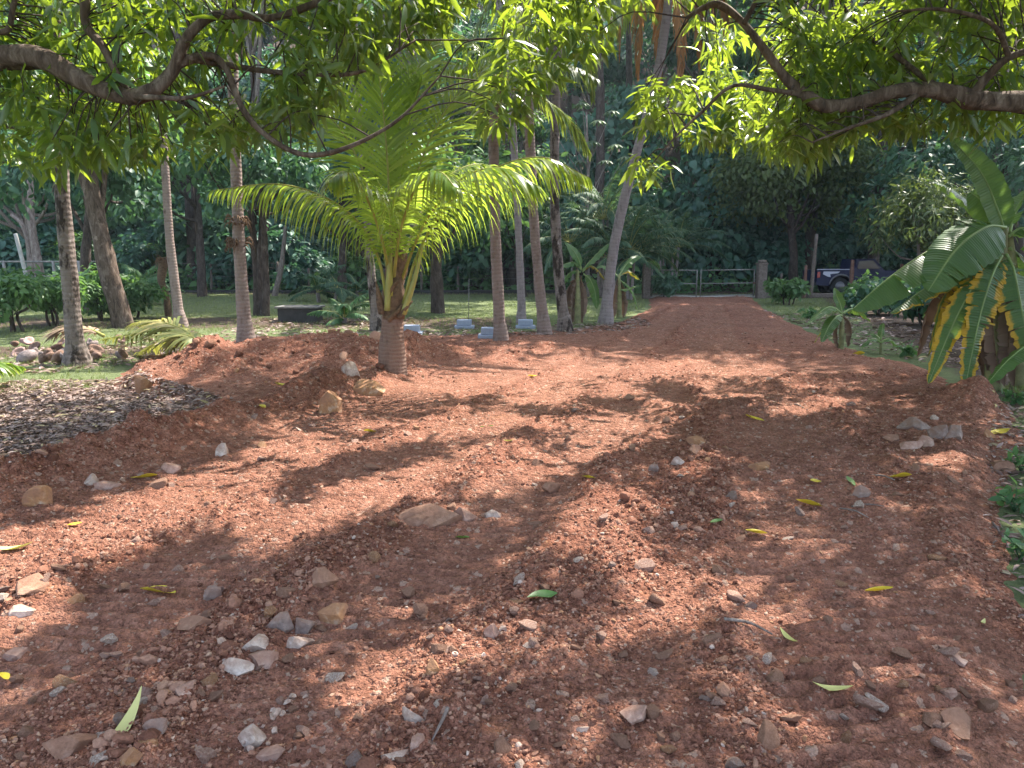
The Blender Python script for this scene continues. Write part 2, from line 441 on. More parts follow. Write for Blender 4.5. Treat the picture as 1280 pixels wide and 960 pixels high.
M_rock = {
 'brown': rock_material('brown rock', [(.3, (.17, .085, .055)), (.5, (.27, .155, .105)), (.72, (.37, .24, .18))]),
 'pink': rock_material('pinkish rock', [(.3, (.24, .13, .10)), (.5, (.38, .25, .20)), (.72, (.50, .38, .33))]),
 'orange': rock_material('rusty orange rock', [(.3, (.24, .115, .06)), (.52, (.36, .19, .09)), (.6, (.42, .29, .19)), (.72, (.52, .46, .41))]),
 'white': rock_material('chalky white rock', [(.3, (.26, .17, .125)), (.45, (.48, .39, .33)), (.70, (.68, .61, .55))]),
 'grey': rock_material('grey rock', [(.3, (.14, .095, .08)), (.5, (.23, .18, .16)), (.72, (.34, .28, .25))]),
}
def clod_material():
    m, nt, n, b = new_mat('soil crumb')
    r = attr(nt, 'rnd'); v = ocoord(nt)
    c = ramp(nt, r, [(0, (.11, .05, .034)), (.35, (.22, .105, .072)), (.7, (.32, .17, .118)), (.93, (.36, .215, .155)), (.97, (.40, .22, .12)), (1, (.50, .41, .36))])
    g = noise(nt, 70, 4, v, .7)
    cc = mixc(nt, .7, c, ramp(nt, g, [(.3, (.6, .57, .55)), (.7, (1.3, 1.28, 1.26))]), 'MULTIPLY')
    nt.links.new(cc, b.inputs['Base Color']); b.inputs['Roughness'].default_value = .95; b.inputs['Specular IOR Level'].default_value = .1
    bump(nt, b, g, .006); return m
M_clod = clod_material()
def ground_material():
    m, nt, n, b = new_mat('lawn and forest floor')
    v = ocoord(nt)
    a = noise(nt, .35, 4, v, .6); c = noise(nt, 3, 6, v, .7); f = noise(nt, 28, 5, v, .75)
    gr = ramp(nt, c, [(.3, (.085, .11, .05)), (.55, (.15, .18, .085)), (.75, (.22, .23, .12))])
    li = ramp(nt, f, [(.3, (.045, .032, .025)), (.5, (.10, .072, .056)), (.7, (.17, .13, .105))])
    mk = attr(nt, 'litter')
    k = ramp(nt, mth(nt, 'ADD', mk, mth(nt, 'MULTIPLY', mth(nt, 'SUBTRACT', c, .5), .9)), [(.42, (0, 0, 0)), (.58, (1, 1, 1))])
    cc = mixc(nt, k, gr, li)
    nt.links.new(cc, b.inputs['Base Color']); b.inputs['Roughness'].default_value = .95; b.inputs['Specular IOR Level'].default_value = .1
    bump(nt, b, mth(nt, 'ADD', f, c), .04); return m
M_ground = ground_material()
M_grass = leafmat('grass blade', [(0, (.11, .145, .065)), (.7, (.21, .245, .115)), (1, (.32, .30, .17))], (.25, .34, .05), .35, .6, .2)
M_litter = leafmat('dry fallen leaf', [(0, (.12, .075, .06)), (.35, (.20, .135, .115)), (.65, (.30, .215, .19)), (.9, (.42, .33, .305)), (1, (.46, .38, .18))], (.2, .12, .06), .15, .7, .25)

# ------------------------------------------------------------------ the land
DIRT = [G(*p) for p in [(-500, 700), (-60, 622), (60, 590), (180, 560), (262, 528), (270, 510), (190, 500), (130, 482), (175, 446), (310, 422), (480, 420),
        (640, 417), (760, 407), (812, 385)]] + [np.array([5.9, 33.5, 0]), np.array([10.4, 33.5, 0])] + [G(*p) for p in [(952, 384), (990, 402), (1040, 425), (1090, 445),
        (1160, 456), (1200, 485), (1262, 505), (1280, 545), (1262, 610), (1268, 690), (1300, 800), (1340, 1000)]] + [np.array([1.6, .6, 0]), np.array([-3, .6, 0])]
def hill(x, y):
    t = np.clip(y-(38.+.04*np.abs(x)), 0, None)
    h = .62*(t-6*(1-np.exp(-t/6)))+.05*t
    return np.minimum(h, 34+.02*t)
def Hg(x, y):
    x = np.asarray(x, float); y = np.asarray(y, float)
    return hill(x, y)+.10*fbm(x*.3, y*.3, 5, 3)*sstep(2, 14, np.hypot(x, y))-.02
BERM = [G(*p) for p in [(-300, 690), (-60, 640), (60, 606), (180, 576), (300, 535), (420, 498), (505, 474)]]
MOUND = [np.array(p) for p in [(-4.9, 10.2), (-4.1, 10.6), (-3.0, 11.0), (-1.9, 11.6), (-.8, 12.0), (.3, 12.6)]]
RIDGE = [G(*p) for p in [(560, 1000), (650, 860), (760, 730), (850, 620), (880, 560), (925, 505), (1010, 480), (1180, 470)]]
LANE1 = [G(*p) for p in [(1230, 1000), (1120, 850), (1040, 690), (1000, 590), (965, 530), (930, 480), (890, 430), (880, 385)]]
LANE2 = [G(*p) for p in [(-100, 900), (180, 760), (420, 640), (590, 545), (700, 490), (800, 435), (860, 385)]]
LANE3 = [G(*p) for p in [(300, 1000), (440, 800), (560, 720), (690, 590), (800, 520)]]
RBERM = [G(*p) for p in [(1180, 560), (1240, 620), (1255, 700), (1300, 800)]]
WIND = [G(*p) for p in [(200, 960), (330, 800), (410, 740), (500, 715)]]
def Hd(x, y, sp=.01, full=False):
    x = np.asarray(x, float); y = np.asarray(y, float)
    sp = np.broadcast_to(np.asarray(sp, float), x.shape)
    h = .075+.05*fbm(x*.7, y*.7, 21, 3)+.06*fbm(x*2.1, y*2.1, 22, 3)
    loose = .55+.9*(fbm(x*.9, y*.9, 30, 3)+.1)
    d, a, s, L = seg_dist(x, y, BERM); k = np.exp(-(d/.30)**2)*sstep(0, .6, a)*(1-.6*sstep(L-1.2, L, a)); k *= .7+.8*vn(a*2.2, a*0, 3)
    h += .21*k; loose += .7*k
    d, a, s, L = seg_dist(x, y, MOUND); wdt = .75+.25*vn(a*1.3, a*0, 9)
    k = np.exp(-np.abs(d/wdt)**2.3)*(.45+1.0*vn(x*1.9, y*1.9, 12))*(1-.62*sstep(L*.5, L, a))*(.45+.55*sstep(0, .9, a)); h += .36*k; loose += .9*np.clip(k, 0, 1)
    d = np.hypot(x-G(1240, 510)[0], y-G(1240, 510)[1]); k = np.exp(-(d/.5)**2); h += .30*k; loose += .4*k
    d, a, s, L = seg_dist(x, y, RIDGE); k = np.exp(-(d/.33)**2)*(.4+.9*vn(a*1.8, a*0, 41)); h += .035*k; loose += .55*k
    d, a, s, L = seg_dist(x, y, RBERM); k = np.exp(-(d/.25)**2); h += .05*k; loose += .2*k
    d, a, s, L = seg_dist(x, y, WIND); k = np.exp(-(d/.22)**2); h += .025*k; loose += .4*k
    for ln, wd, sd in ((LANE1, .55, 51), (LANE2, .40, 52), (LANE3, .34, 53)):
        d, a, s, L = seg_dist(x, y, ln); k = 1-sstep(wd*.75, wd*1.15, d+.1*fbm(x*3, y*3, sd, 2))
        k = k*(.55+.45*sstep(.35, .6, vn(x*1.1, y*1.1, sd+4)))
        h += -.022*k; loose = loose*(1-.62*k)
        cl = np.abs(np.sin((a+d*s*.35)*math.pi/.10+2.5*fbm(x*2, y*2, sd+2, 2)))**2
        h += k*(.058 if sd == 51 else .026)*cl*(.3+vn(x*2.3, y*2.3, sd+7))
        rim = np.exp(-((d-wd*1.2)/.12)**2); h += .025*rim*(.3+vn(a*3, s, sd+9)); loose += .4*rim
    loose = np.clip(loose, .12, 1.9)
    wx = x+.02*fbm(x*14, y*14, 61, 2); wy = y+.02*fbm(x*14, y*14, 62, 2)
    for cell, sd, am, dn in ((.34, 71, .22, .3), (.16, 72, .36, .45), (.08, 73, .55, .65), (.042, 74, .7, .8), (.024, 75, .7, .9)):
        f = sstep(1.2, 3.2, cell/sp)
        if np.max(f) <= 0: continue
        h += lumps(wx, wy, cell, sd, dn)*am*f*np.clip(loose*(1.1-.4*vn(x*2.7, y*2.7, sd+9)), 0, 1.3)
    h += .012*fbm(x*25, y*25, 81, 3)
    edge = sd_poly(x, y, DIRT)+.25*fbm(x*1.6, y*1.6, 91, 3)+.12*fbm(x*7, y*7, 92, 2)
    z = Hg(x, y)+h*sstep(-.02, .42, edge)-.12*(1-sstep(-.22, .03, edge))
    if full: return z, edge, loose
    return z
def ground_z(x, y):
    x = np.atleast_1d(np.asarray(x, float)); y = np.atleast_1d(np.asarray(y, float))
    return np.maximum(Hg(x, y), Hd(x, y, .02))
def on_ground(px, py):
    """where the photo's pixel meets the real surface"""
    z = 0.
    for _ in range(6):
        g = G(px, py, z); z = float(ground_z(g[0], g[1])[0])
    return np.array([g[0], g[1], z])

def axis_pts(a, fine0, fine1, step, far):
    c = list(np.arange(fine0, fine1+1e-6, step))
    v = fine1; s = step
    while v < far[1]: s *= 1.16; v += s; c.append(v)
    v = fine0; s = step; l = []
    while v > far[0]: s *= 1.16; v -= s; l.append(v)
    return np.array(l[::-1]+c)
def grid_faces(nr, nc):
    i, j = np.meshgrid(np.arange(nr-1), np.arange(nc-1), indexing='ij')
    return np.stack([i*nc+j, i*nc+j+1, (i+1)*nc+j+1, (i+1)*nc+j], -1).reshape(-1, 4)
xs = axis_pts('x', -26, 26, .35, (-260, 260)); ys = axis_pts('y', -4, 62, .35, (-200, 330))
X, Y = np.meshgrid(xs, ys); z = Hg(X, Y)
pxx, pyy, ff = to_px(np.stack([X.ravel(), Y.ravel(), z.ravel()], -1))
LIT_POLY = [G(*p) for p in [(-700, 740), (-100, 640), (60, 590), (285, 512), (215, 492), (150, 478), (0, 492), (-400, 505)]]
lit = np.maximum(sstep(-.6, .6, sd_poly(X.ravel(), Y.ravel(), LIT_POLY)),
                 sstep(33.5, 37, Y.ravel()))
lit = np.maximum(lit, sstep(0, 2, X.ravel()-(2.2+.30*Y.ravel())))
lit = np.maximum(lit, .75*np.exp(-((Y.ravel()-19.5)/2.6)**2)*(X.ravel() < 0))
lit = np.maximum(lit, .9*np.exp(-((Y.ravel()-13.6)/1.0)**2)*(X.ravel() < -5))
gm = obj('ground', mesh('ground', np.stack([X.ravel(), Y.ravel(), z.ravel()], -1), grid_faces(*X.shape), M_ground, {'litter': lit}, True))
tag(gm, None, kind='structure')

# dirt road sheet, finest where one stands
pys = np.concatenate([np.arange(1130, 560, -1.15), np.arange(560, 430, -.75), np.arange(430, 371, -.42)])
rows = np.array([G(640, p)[1] for p in pys])
us = np.arange(-1.05, 1.0, .00118)
Ym = np.repeat(rows[:, None], len(us), 1)
fwd = Ym*CP+CAM_H*SP
Xm = us[None]*fwd
keep_c = None
sp = fwd*.0016
z, edge, loose = Hd(Xm.ravel(), Ym.ravel(), sp.ravel(), True)
F = grid_faces(*Xm.shape)
V = np.stack([Xm.ravel(), Ym.ravel(), z], -1)
F = F[(edge[F] > -.30).any(1)]
used = np.zeros(len(V), bool); used[F.ravel()] = True
remap = np.cumsum(used)-1
dry = np.clip(1.2-loose, 0, 1)
do = obj('dirt_road', mesh('dirt_road', V[used], remap[F], M_dirt, {'dry': dry[used]}, True))
tag(do, None, kind='structure')
del V, F, Xm, Ym, X, Y

# ------------------------------------------------------------------ leaf-by-leaf vegetation
def rosettes(cent, per, L, spread, droop, mango=True):
    """clusters of leaves round twig ends; returns leaf bases, frames, lengths"""
    n = len(cent)*per
    c = np.repeat(cent, per, 0)
    az = rng.uniform(0, 2*np.pi, n); el = rng.normal(-droop, .45, n)
    a = np.stack([np.cos(az)*np.cos(el), np.sin(az)*np.cos(el), np.sin(el)], -1)
    nr = norm(np.array([0, 0, 1.])+.55*rng.normal(size=(n, 3)))
    nr = norm(nr-a*(nr*a).sum(-1, keepdims=True)+1e-3)
    pos = c+a*.03+rng.normal(size=(n, 3))*spread
    return pos, frames(a, nr), L*rng.uniform(.65, 1.2, n)
SH = np.array([SUN[0], SUN[1]])/SUN[2]
def shadow_xy(p): return p[:, 0]-SH[0]*p[:, 2], p[:, 1]-SH[1]*p[:, 2]
# where sun reaches the road in the photo, as ground outlines
SUNLIT = [[G(*p) for p in q] for q in (
    [(-60, 705), (60, 668), (170, 628), (260, 590), (330, 552), (400, 520), (470, 492), (560, 478), (640, 474), (730, 478), (820, 500), (850, 520), (800, 545),
     (700, 560), (600, 552), (520, 560), (450, 585), (380, 602), (300, 640), (200, 680), (100, 715), (-60, 770)],
    [(560, 615), (640, 590), (720, 560), (800, 538), (850, 532), (840, 560), (770, 592), (700, 600), (620, 622)],
    [(290, 668), (420, 612), (560, 580), (700, 560), (705, 585), (560, 622), (430, 655), (320, 690)],
    [(690, 690), (760, 640), (800, 640), (770, 690), (720, 720)],
    [(-40, 780), (40, 765), (60, 800), (-40, 830)],
    [(380, 900), (440, 860), (500, 850), (480, 890), (400, 930)],
    [(760, 790), (830, 755), (860, 770), (800, 810)],
    [(960, 520), (1050, 505), (1050, 520), (980, 535)], [(1150, 590), (1200, 580), (1200, 600), (1160, 605)],
    [(220, 660), (300, 640), (330, 650), (240, 680)])]
DARKBANDS = [[G(*p) for p in q] for q in (
    [(250, 612), (340, 580), (430, 554), (520, 534), (560, 534), (460, 552), (380, 572), (270, 618)],
    [(520, 510), (600, 500), (700, 520), (680, 530), (560, 530)], [(720, 510), (800, 505), (790, 525), (720, 530)])]
def sun_wanted(x, y):
    m = np.full(x.shape, -9.)
    for q in SUNLIT: m = np.maximum(m, sd_poly(x, y, q))
    for q in DARKBANDS: m = np.minimum(m, -sd_poly(x, y, q))
    return m+.45*fbm(x*2.3, y*2.3, 7, 4)+.10*fbm(x*9, y*9, 8, 2)-.02
def thin_for_sun(pos, keep=.05, mar=.0):
    sx, sy = shadow_xy(pos)
    m = sun_wanted(sx, sy)
    return (m < -mar) | (rng.random(len(pos)) < keep)
def in_crown(polys, n, Y0, Y1):
    """points filling a crown's outline to its full depth"""
    out = []
    for q, share in polys:
        q = np.array(q, float); lo, hi = q.min(0), q.max(0); k = int(n*share); got = []
        while len(got) < k:
            c = rng.uniform(lo, hi, (k*2, 2)); c = c[in_poly(c[:, 0], c[:, 1], q)]
            c = c[fbm(c[:, 0]/55, c[:, 1]/45, 13, 3) > -.12]; got += list(c)
        for c in got[:k]:
            for tr_ in range(9):
                q = P(c[0], c[1], rng.uniform(Y0, Y1+(.25*tr_ if tr_ > 2 else 0)))
                if thin_for_sun(q[None], .0, .12)[0]: break
            out.append(q)
    return np.array(out)
def limb_points(limbs, n=40):
    return np.concatenate([catmull(l, n) for l in limbs])
def twigs_to(cent, lp, maxd, k):
    """thin curved twigs from the nearest limb to leaf clusters"""
    g = []; idx = rng.permutation(len(cent))[:k*4]; made = 0; load = np.zeros(len(lp))
    for i in idx:
        d = np.linalg.norm(lp-cent[i], axis=1); j = int(np.argmin(d+.35*rng.random(len(lp))+.12*load))
        if .15 < d[j] < maxd and load[j] < 2:
            a, b = lp[j], cent[i]; m = (a+b)/2+np.array([0, 0, .12*d[j]])+rng.normal(size=3)*.06*d[j]
            g.append(tube([a, m, b], [.008, .006, .004], 5, 7, .2, int(i)))
            made += 1; load[max(0, j-1):j+2] += 1
            if made >= k: break
    return g

def mango(name, label, base, trunk, limbs, radii, polys, n_vis, Y0, Y1, over_n, over_box, lm):
    t = thing(name, base, label, 'tree')
    part('trunk', trunk, M_bark, t)
    for l, r in zip(limbs, radii):
        part('branch', tube(l, [q*.78 for q in r], 12, max(18, len(l)*7), .22, int(abs(l[0][0]*7))), M_bark, t)
    c = in_crown(polys, n_vis, Y0, Y1)
    c = c[thin_for_sun(c, .22, .05)]
    # unseen leaf fill above the frame, added to shade the road
    (x0, x1), (y0, y1), (z0, z1) = over_box
    o = np.stack([rng.uniform(x0, x1, over_n), rng.uniform(y0, y1, over_n), rng.uniform(z0, z1, over_n)], -1)
    ox, oy, of = to_px(o); o = o[(oy < -20) | (of < .5)]
    o = o[thin_for_sun(o, .0, .2)]
    o = o[fbm(o[:, 0]*.9, o[:, 1]*.9, 77, 3)+.3*fbm(o[:, 2], o[:, 0], 78, 2) > -.42]
    if True:   # gap cut in the added leaves so sun reaches the visible ones
        px_, py_, _ = to_px(c); tgt = c[(px_ > 790) & (px_ < 1040) & (py_ > 40)] if lm is M_mango else c[rng.random(len(c)) < .35]
        e1 = norm(np.cross(SUN, [0, 0, 1.])); e2 = np.cross(SUN, e1)
        A = np.stack([o@e1, o@e2], -1); B = np.stack([tgt@e1, tgt@e2], -1)
        near = np.array([(np.hypot(*(B-q).T) < .34).any() for q in A]); o = o[~near | (rng.random(len(o)) < (.12 if lm is M_mango else .35))]
    lp = limb_points(limbs)
    tw = twigs_to(c, lp, .85, 260)
    part('twigs', merge(tw), M_bark_dark, t)
    p1, R1, L1 = rosettes(c, 6, .215, .05, .55)
    p2, R2, L2 = rosettes(o, 10, .24, .05, .45)
    k1 = np.ones(len(p1), bool)
    part('crown', inst(MANGO_V, MANGO_F, p1[k1], R1[k1], L1[k1], rng.random(k1.sum())), lm, t)
    part('added_shade_leaves', inst(MANGO_V, MANGO_F, p2, R2, L2, rng.random(len(p2))), M_mango_dark, t)
    return t
LD, RD = 6.4, 7.6
lb = np.array([-6.9, 6.6, 0.])
llimbs = [[lb+[.3, 0, 2.2], lb+[1.6, 0, 2.95], P(-60, 74, LD), P(0, 72, LD), P(55, 74, LD), P(110, 104, LD), P(160, 120, LD), P(196, 112, LD)],
          [P(192, 114, LD), P(212, 96, LD), P(222, 78, LD), P(232, 50, LD), P(262, 21, LD+.1), P(300, 18, LD+.1), P(342, 22, LD+.2), P(400, 2, LD+.2), P(470, -30, LD+.3)],
          [P(200, 106, LD), P(222, 82, LD), P(260, 70, LD+.1), P(282, 84, LD+.1), P(305, 138, LD), P(340, 175, LD), P(385, 194, LD), P(440, 182, LD), P(500, 148, LD+.1), P(550, 95, LD+.2)],
          [P(100, -40, LD), P(106, 0, LD), P(108, 32, LD), P(128, 58, LD), P(146, 92, LD), P(160, 116, LD)],
          [P(232, 72, LD), P(300, 84, LD+.3), P(370, 92, LD+.4), P(450, 90, LD+.5), P(520, 50, LD+.6)],
          [P(160, 120, LD), P(195, 122, LD-.2), P(235, 122, LD-.3), P(280, 108, LD-.4)],
          [P(-80, 0, LD), P(0, 40, LD), P(16, 10, LD), P(22, -30, LD)]]
lrad = [[.19, .15, .13, .115, .115, .10, .085, .075], [.075, .062, .055, .05, .048, .045, .04, .035, .025], [.05, .045, .04, .036, .032, .028, .026, .022, .017, .01],
        [.05, .045, .042, .04, .036, .03], [.035, .03, .024, .018, .01], [.03, .026, .02, .012], [.03, .03, .025, .02]]
ltrunk = tube([lb-[0, 0, .2], lb+[.1, 0, .9], lb+[.3, 0, 2.2], lb+[.1, .1, 3.6], lb+[-.2, .1, 5.5]], [.40, .31, .27, .22, .14], 16, 20, .2, 3)
mango('mango_tree', 'mango tree on the left whose thick dark branch forks over the lawn', lb, ltrunk, llimbs, lrad,
      [([(-60, -40), (430, -40), (420, 120), (300, 165), (150, 180), (60, 208), (-60, 205)], .40),
       ([(20, 120), (330, 130), (340, 170), (240, 190), (90, 192)], .08),
       ([(380, -40), (690, -40), (680, 40), (640, 70), (560, 60), (500, 50), (420, 80)], .15),
       ([(570, 40), (680, 50), (670, 150), (600, 155)], .035),
       ([(300, 60), (420, 60), (390, 150), (330, 180)], .03),
       ([(660, -40), (770, -40), (765, 30), (740, 80), (695, 90)], .04)], 1250, 6.35, 8.3,
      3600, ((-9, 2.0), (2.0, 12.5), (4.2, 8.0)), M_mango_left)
rb = np.array([7.6, 8.0, 0.])
rlimbs = [[rb+[-.2, 0, 2.4], P(1420, 165, RD), P(1340, 140, RD), P(1280, 130, RD), P(1220, 126, RD), P(1172, 113, RD), P(1120, 115, RD), P(1072, 129, RD), P(1030, 132, RD), P(1000, 116, RD)],
          [P(1004, 118, RD), P(980, 95, RD), P(958, 66, RD), P(928, 28, RD+.1), P(900, 6, RD+.1), P(880, 9, RD+.2), P(858, 22, RD+.2)],
          [P(1210, 125, RD), P(1238, 92, RD-.1), P(1262, 72, RD-.2), P(1300, 60, RD-.3)],
          [P(1000, 117, RD), P(960, 112, RD-.2), P(915, 108, RD-.3), P(878, 140, RD-.3), P(845, 170, RD-.3), P(815, 205, RD-.3)],
          [P(1150, 116, RD), P(1110, 142, RD-.2), P(1060, 160, RD-.3), P(1015, 178, RD-.4)],
          [P(930, 30, RD), P(950, -10, RD), P(960, -40, RD)],
          [P(1180, 115, RD), P(1120, 70, RD+.3), P(1080, 40, RD+.4), P(1050, 0, RD+.5), P(1040, -40, RD+.5)],
          [P(1262, 72, RD-.2), P(1240, 30, RD-.3), P(1180, 12, RD-.3), P(1120, 14, RD-.3)]]
rrad = [[.22, .17, .14, .125, .115, .10, .09, .085, .08, .07], [.065, .058, .05, .045, .04, .034, .02], [.05, .045, .04, .04], [.03, .026, .022, .018, .012, .006],
        [.035, .028, .02, .01], [.03, .026, .02], [.04, .034, .028, .022, .02], [.03, .025, .02, .012]]
rtrunk = tube([rb-[0, 0, .2], rb+[-.1, 0, 1.], rb+[-.2, 0, 2.4], rb+[.1, .1, 3.8], rb+[.4, .1, 5.8]], [.44, .34, .29, .24, .15], 16, 20, .2, 5)
mango('mango_tree', 'mango tree on the right whose lichened branch reaches level over the banana plant', rb, rtrunk, rlimbs, rrad,
      [([(860, -40), (1300, -40), (1300, 60), (1000, 100), (900, 110), (868, 90), (862, 40)], .36),
       ([(930, 40), (1300, 40), (1310, 158), (1180, 155), (1060, 170), (980, 172), (900, 145)], .30),
       ([(800, 110), (870, 90), (960, 110), (990, 180), (940, 190), (850, 165), (835, 215), (795, 230)], .15),
       ([(880, 100), (1060, 120), (1050, 188), (1000, 190), (940, 180)], .12),
       ([(700, -40), (800, -40), (790, 20), (750, 40)], .03)], 1350, 7.6, 9.8,
      8000, ((-1.0, 12), (1.5, 13.5), (4.6, 8.4)), M_mango)

# ------------------------------------------------------------------ palms
def frond(pts, Lmax, npairs=55, side=None, gdroop=.5, gap0=.16, wid=.034, rad=.022, yellow=0., vee=.25, seed=0, flat=0.):
    """one feather leaf along pts: (leaflets geometry, rib geometry)"""
    r = np.random.default_rng(seed)
    n = 60; p = catmull(pts, n); T = norm(np.gradient(p, axis=0))
    if side is None:
        ch = p[-1]-p[0]; side = np.cross(ch, [0, 0, 1.])
        if np.linalg.norm(side) < .3*np.linalg.norm(ch): side = np.array([1., 0, 0])
    side = np.asarray(side, float)
    S = norm(side[None]-T*(T@side)[:, None]); N = np.cross(S, T)
    N *= np.where((N[:, 2:]).mean() < 0, -1, 1)
    t = np.repeat(np.linspace(gap0, .995, npairs), 2)+r.uniform(-.004, .004, npairs*2)
    sg = np.tile([1., -1.], npairs); k = np.clip(t*(n-1), 0, n-1.001); i = k.astype(int); f = (k-i)[:, None]
    q = p[i]*(1-f)+p[i+1]*f; Tq = T[i]; Sq = S[i]; Nq = N[i]
    u = np.clip((t-gap0)/(1-gap0), 0, 1)
    L = Lmax*np.clip(.45+1.6*u, 0, 1)*np.clip(1.25-1.0*u**2.2, .22, 1)*r.uniform(.88, 1.08, len(t))
    a = (R_(62)-R_(38)*u+r.normal(0, .06, len(t)))[:, None]
    d0 = norm(Sq*sg[:, None]*np.sin(a)+Tq*np.cos(a)+Nq*(vee+r.normal(0, .10, len(t)))[:, None])
    wv = norm(Tq-d0*(Tq*d0).sum(-1, keepdims=True)+.25*Nq)
    st = np.array([0, .25, .55, .8, 1.]); wd = np.array([.55, 1, .85, .5, .06])
    g = gdroop*r.uniform(.7, 1.35, len(t))
    V = []
    for s_, w_ in zip(st, wd):
        c = q+d0*(L*s_)[:, None]+np.array([0, 0, -1.])*(g*L*s_**1.9)[:, None]
        # keep length honest when drooping
        c = q+(c-q)*(L*s_/np.maximum(np.linalg.norm(c-q, axis=1), 1e-6))[:, None]
        V += [c-wv*(wid/2*w_), c+wv*(wid/2*w_)]
    V = np.stack(V, 1); m = len(t)
    F = np.array([[2*j, 2*j+1, 2*j+3, 2*j+2] for j in range(4)])
    F = (F[None]+(np.arange(m)*10)[:, None, None]).reshape(-1, 4)
    rn = np.clip(r.random(m)*.75+yellow, 0, 1)
    rnv = np.repeat(rn[:, None], 10, 1); rnv[:, -2:] = np.clip(rnv[:, -2:]+.3, 0, 1)
    rib = tube(p, [rad*1.5, rad, rad*.75, rad*.5, rad*.22], 6, 40)
    k0 = int(gap0*n*.9); sv = np.stack([p[k0:]-S[k0:]*.002, p[k0:]+S[k0:]*.002], 1).reshape(-1, 3); ns = n-k0
    sf = np.array([[2*j, 2*j+1, 2*j+3, 2*j+2] for j in range(ns-1)])
    return merge([(V.reshape(-1, 3), F, {'rnd': rnv.ravel()}), (sv, sf, {'rnd': np.full(len(sv), .5)})]), rib
def add_frond(parent, pts, Lmax, mat=None, rmat=None, **k):
    lf, rib = frond(pts, Lmax, **k)
    f = part('frond', lf, mat or M_frond, parent)
    part('rib', rib, rmat or M_rach, f)
    return f
# the young palm standing at the road's edge
hb = on_ground(490, 461); HY = hb[1]
hp = thing('young_coconut_palm', hb, 'young coconut palm with bulging ringed base and bright backlit fronds on the dirt edge', 'palm tree')
hx = lambda px, py, dy=0.: P(px, py, HY+dy)
part('trunk', tube([hb-[0, 0, .15], hx(490, 455), hx(490, 430), hx(491, 410), hx(491, 392)], [.215, .185, .162, .142, .134], 22, 24, .05, 2), M_hero, hp)
part('leaf_sheath', tube([hx(491, 398), hx(491, 370), hx(493, 340), hx(494, 315), hx(495, 285)], [.134, .150, .146, .125, .055], 18, 24, .4, 4), M_fiber, hp)
for k, (a, b, c) in enumerate([((478, 392), (474, 372), (470, 352)), ((500, 396), (508, 384), (516, 376)), ((486, 400), (498, 388), (503, 380)), ((482, 384), (490, 360), (500, 348))]):
    part('sheath_scale', tube([hx(*a, -.12), hx(*b, -.16), hx(*c, -.15)], [.05, .035, .008], 7, 10, .3, k), M_fiber, hp)
HF = [  # control points (px, py, depth offset), leaflet length, options
 ([(484, 375, -.1), (472, 320, -.2), (448, 278, -.4), (405, 246, -.5), (345, 230, -.6), (266, 238, -.7)], .62, dict(yellow=.30, gdroop=1.5, vee=-.15)),
 ([(504, 380, -.1), (522, 318, -.2), (560, 255, -.3), (620, 210, -.4), (680, 197, -.5), (736, 222, -.5)], .72, dict(yellow=.18, gdroop=1.3, vee=-.1)),
 ([(489, 370, -.15), (488, 290, -.25), (484, 200, -.2), (477, 120, 0), (468, 62, .3)], .80, dict(side=(1, .25, 0), gdroop=.28, yellow=.1)),
 ([(497, 350, 0), (510, 260, .1), (535, 180, .2), (572, 118, .4), (626, 70, .7)], .85, dict(side=(.9, -.5, -.2), gdroop=.4)),
 ([(487, 350, .1), (470, 260, .3), (440, 185, .4), (400, 135, .5), (345, 112, .7)], .78, dict(side=(.8, .5, .3), gdroop=.4)),
 ([(500, 355, -.1), (530, 280, -.5), (575, 225, -.8), (625, 210, -1.0), (672, 232, -1.1)], .75, dict(gdroop=.8, vee=0)),
 ([(494, 340, .1), (498, 250, .5), (505, 160, .9), (520, 90, 1.3), (545, 45, 1.8)], .78, dict(side=(1, 0, .1), gdroop=.4)),
 ([(492, 345, .1), (482, 255, .5), (455, 165, .9), (420, 100, 1.3), (395, 60, 1.7)], .75, dict(side=(1, .1, .3), gdroop=.4)),
 ([(498, 350, .2), (520, 280, .9), (555, 225, 1.4), (600, 205, 1.8), (640, 225, 2.1)], .66, dict(gdroop=1.0)),
 ([(492, 350, -.2), (500, 290, -.8), (520, 235, -1.2), (548, 215, -1.6), (570, 235, -1.9)], .60, dict(side=(1, .2, 0), gdroop=1.1)),
 ([(490, 355, -.1), (476, 295, -.6), (455, 240, -1.0), (432, 215, -1.4), (412, 225, -1.7)], .60, dict(side=(1, -.2, 0), gdroop=1.1, yellow=.15)),
 ([(496, 320, .0), (500, 230, .1), (512, 150, .15), (528, 100, .2)], .45, dict(side=(.6, -.6, 0), gdroop=.25, vee=.6)),
]
for i, (pts, L, kw) in enumerate(HF):
    if i > 2: pts = [(q[0], q[1], q[2]+(.16 if m_ == 0 else .05 if m_ == 1 else 0)) for m_, q in enumerate(pts)]
    add_frond(hp, [hx(*q) for q in pts], L, npairs=58, seed=100+i, wid=.032, rad=.017, **kw)
for a, m_, b in (((504, 392), (518, 350), (528, 305)), ((484, 388), (486, 340), (488, 290))):
    part('petiole', tube([hx(*a, -.14), hx(*m_, -.20), hx(*b, -.22)], [.045, .03, .02], 8, 14), M_petiole, hp)

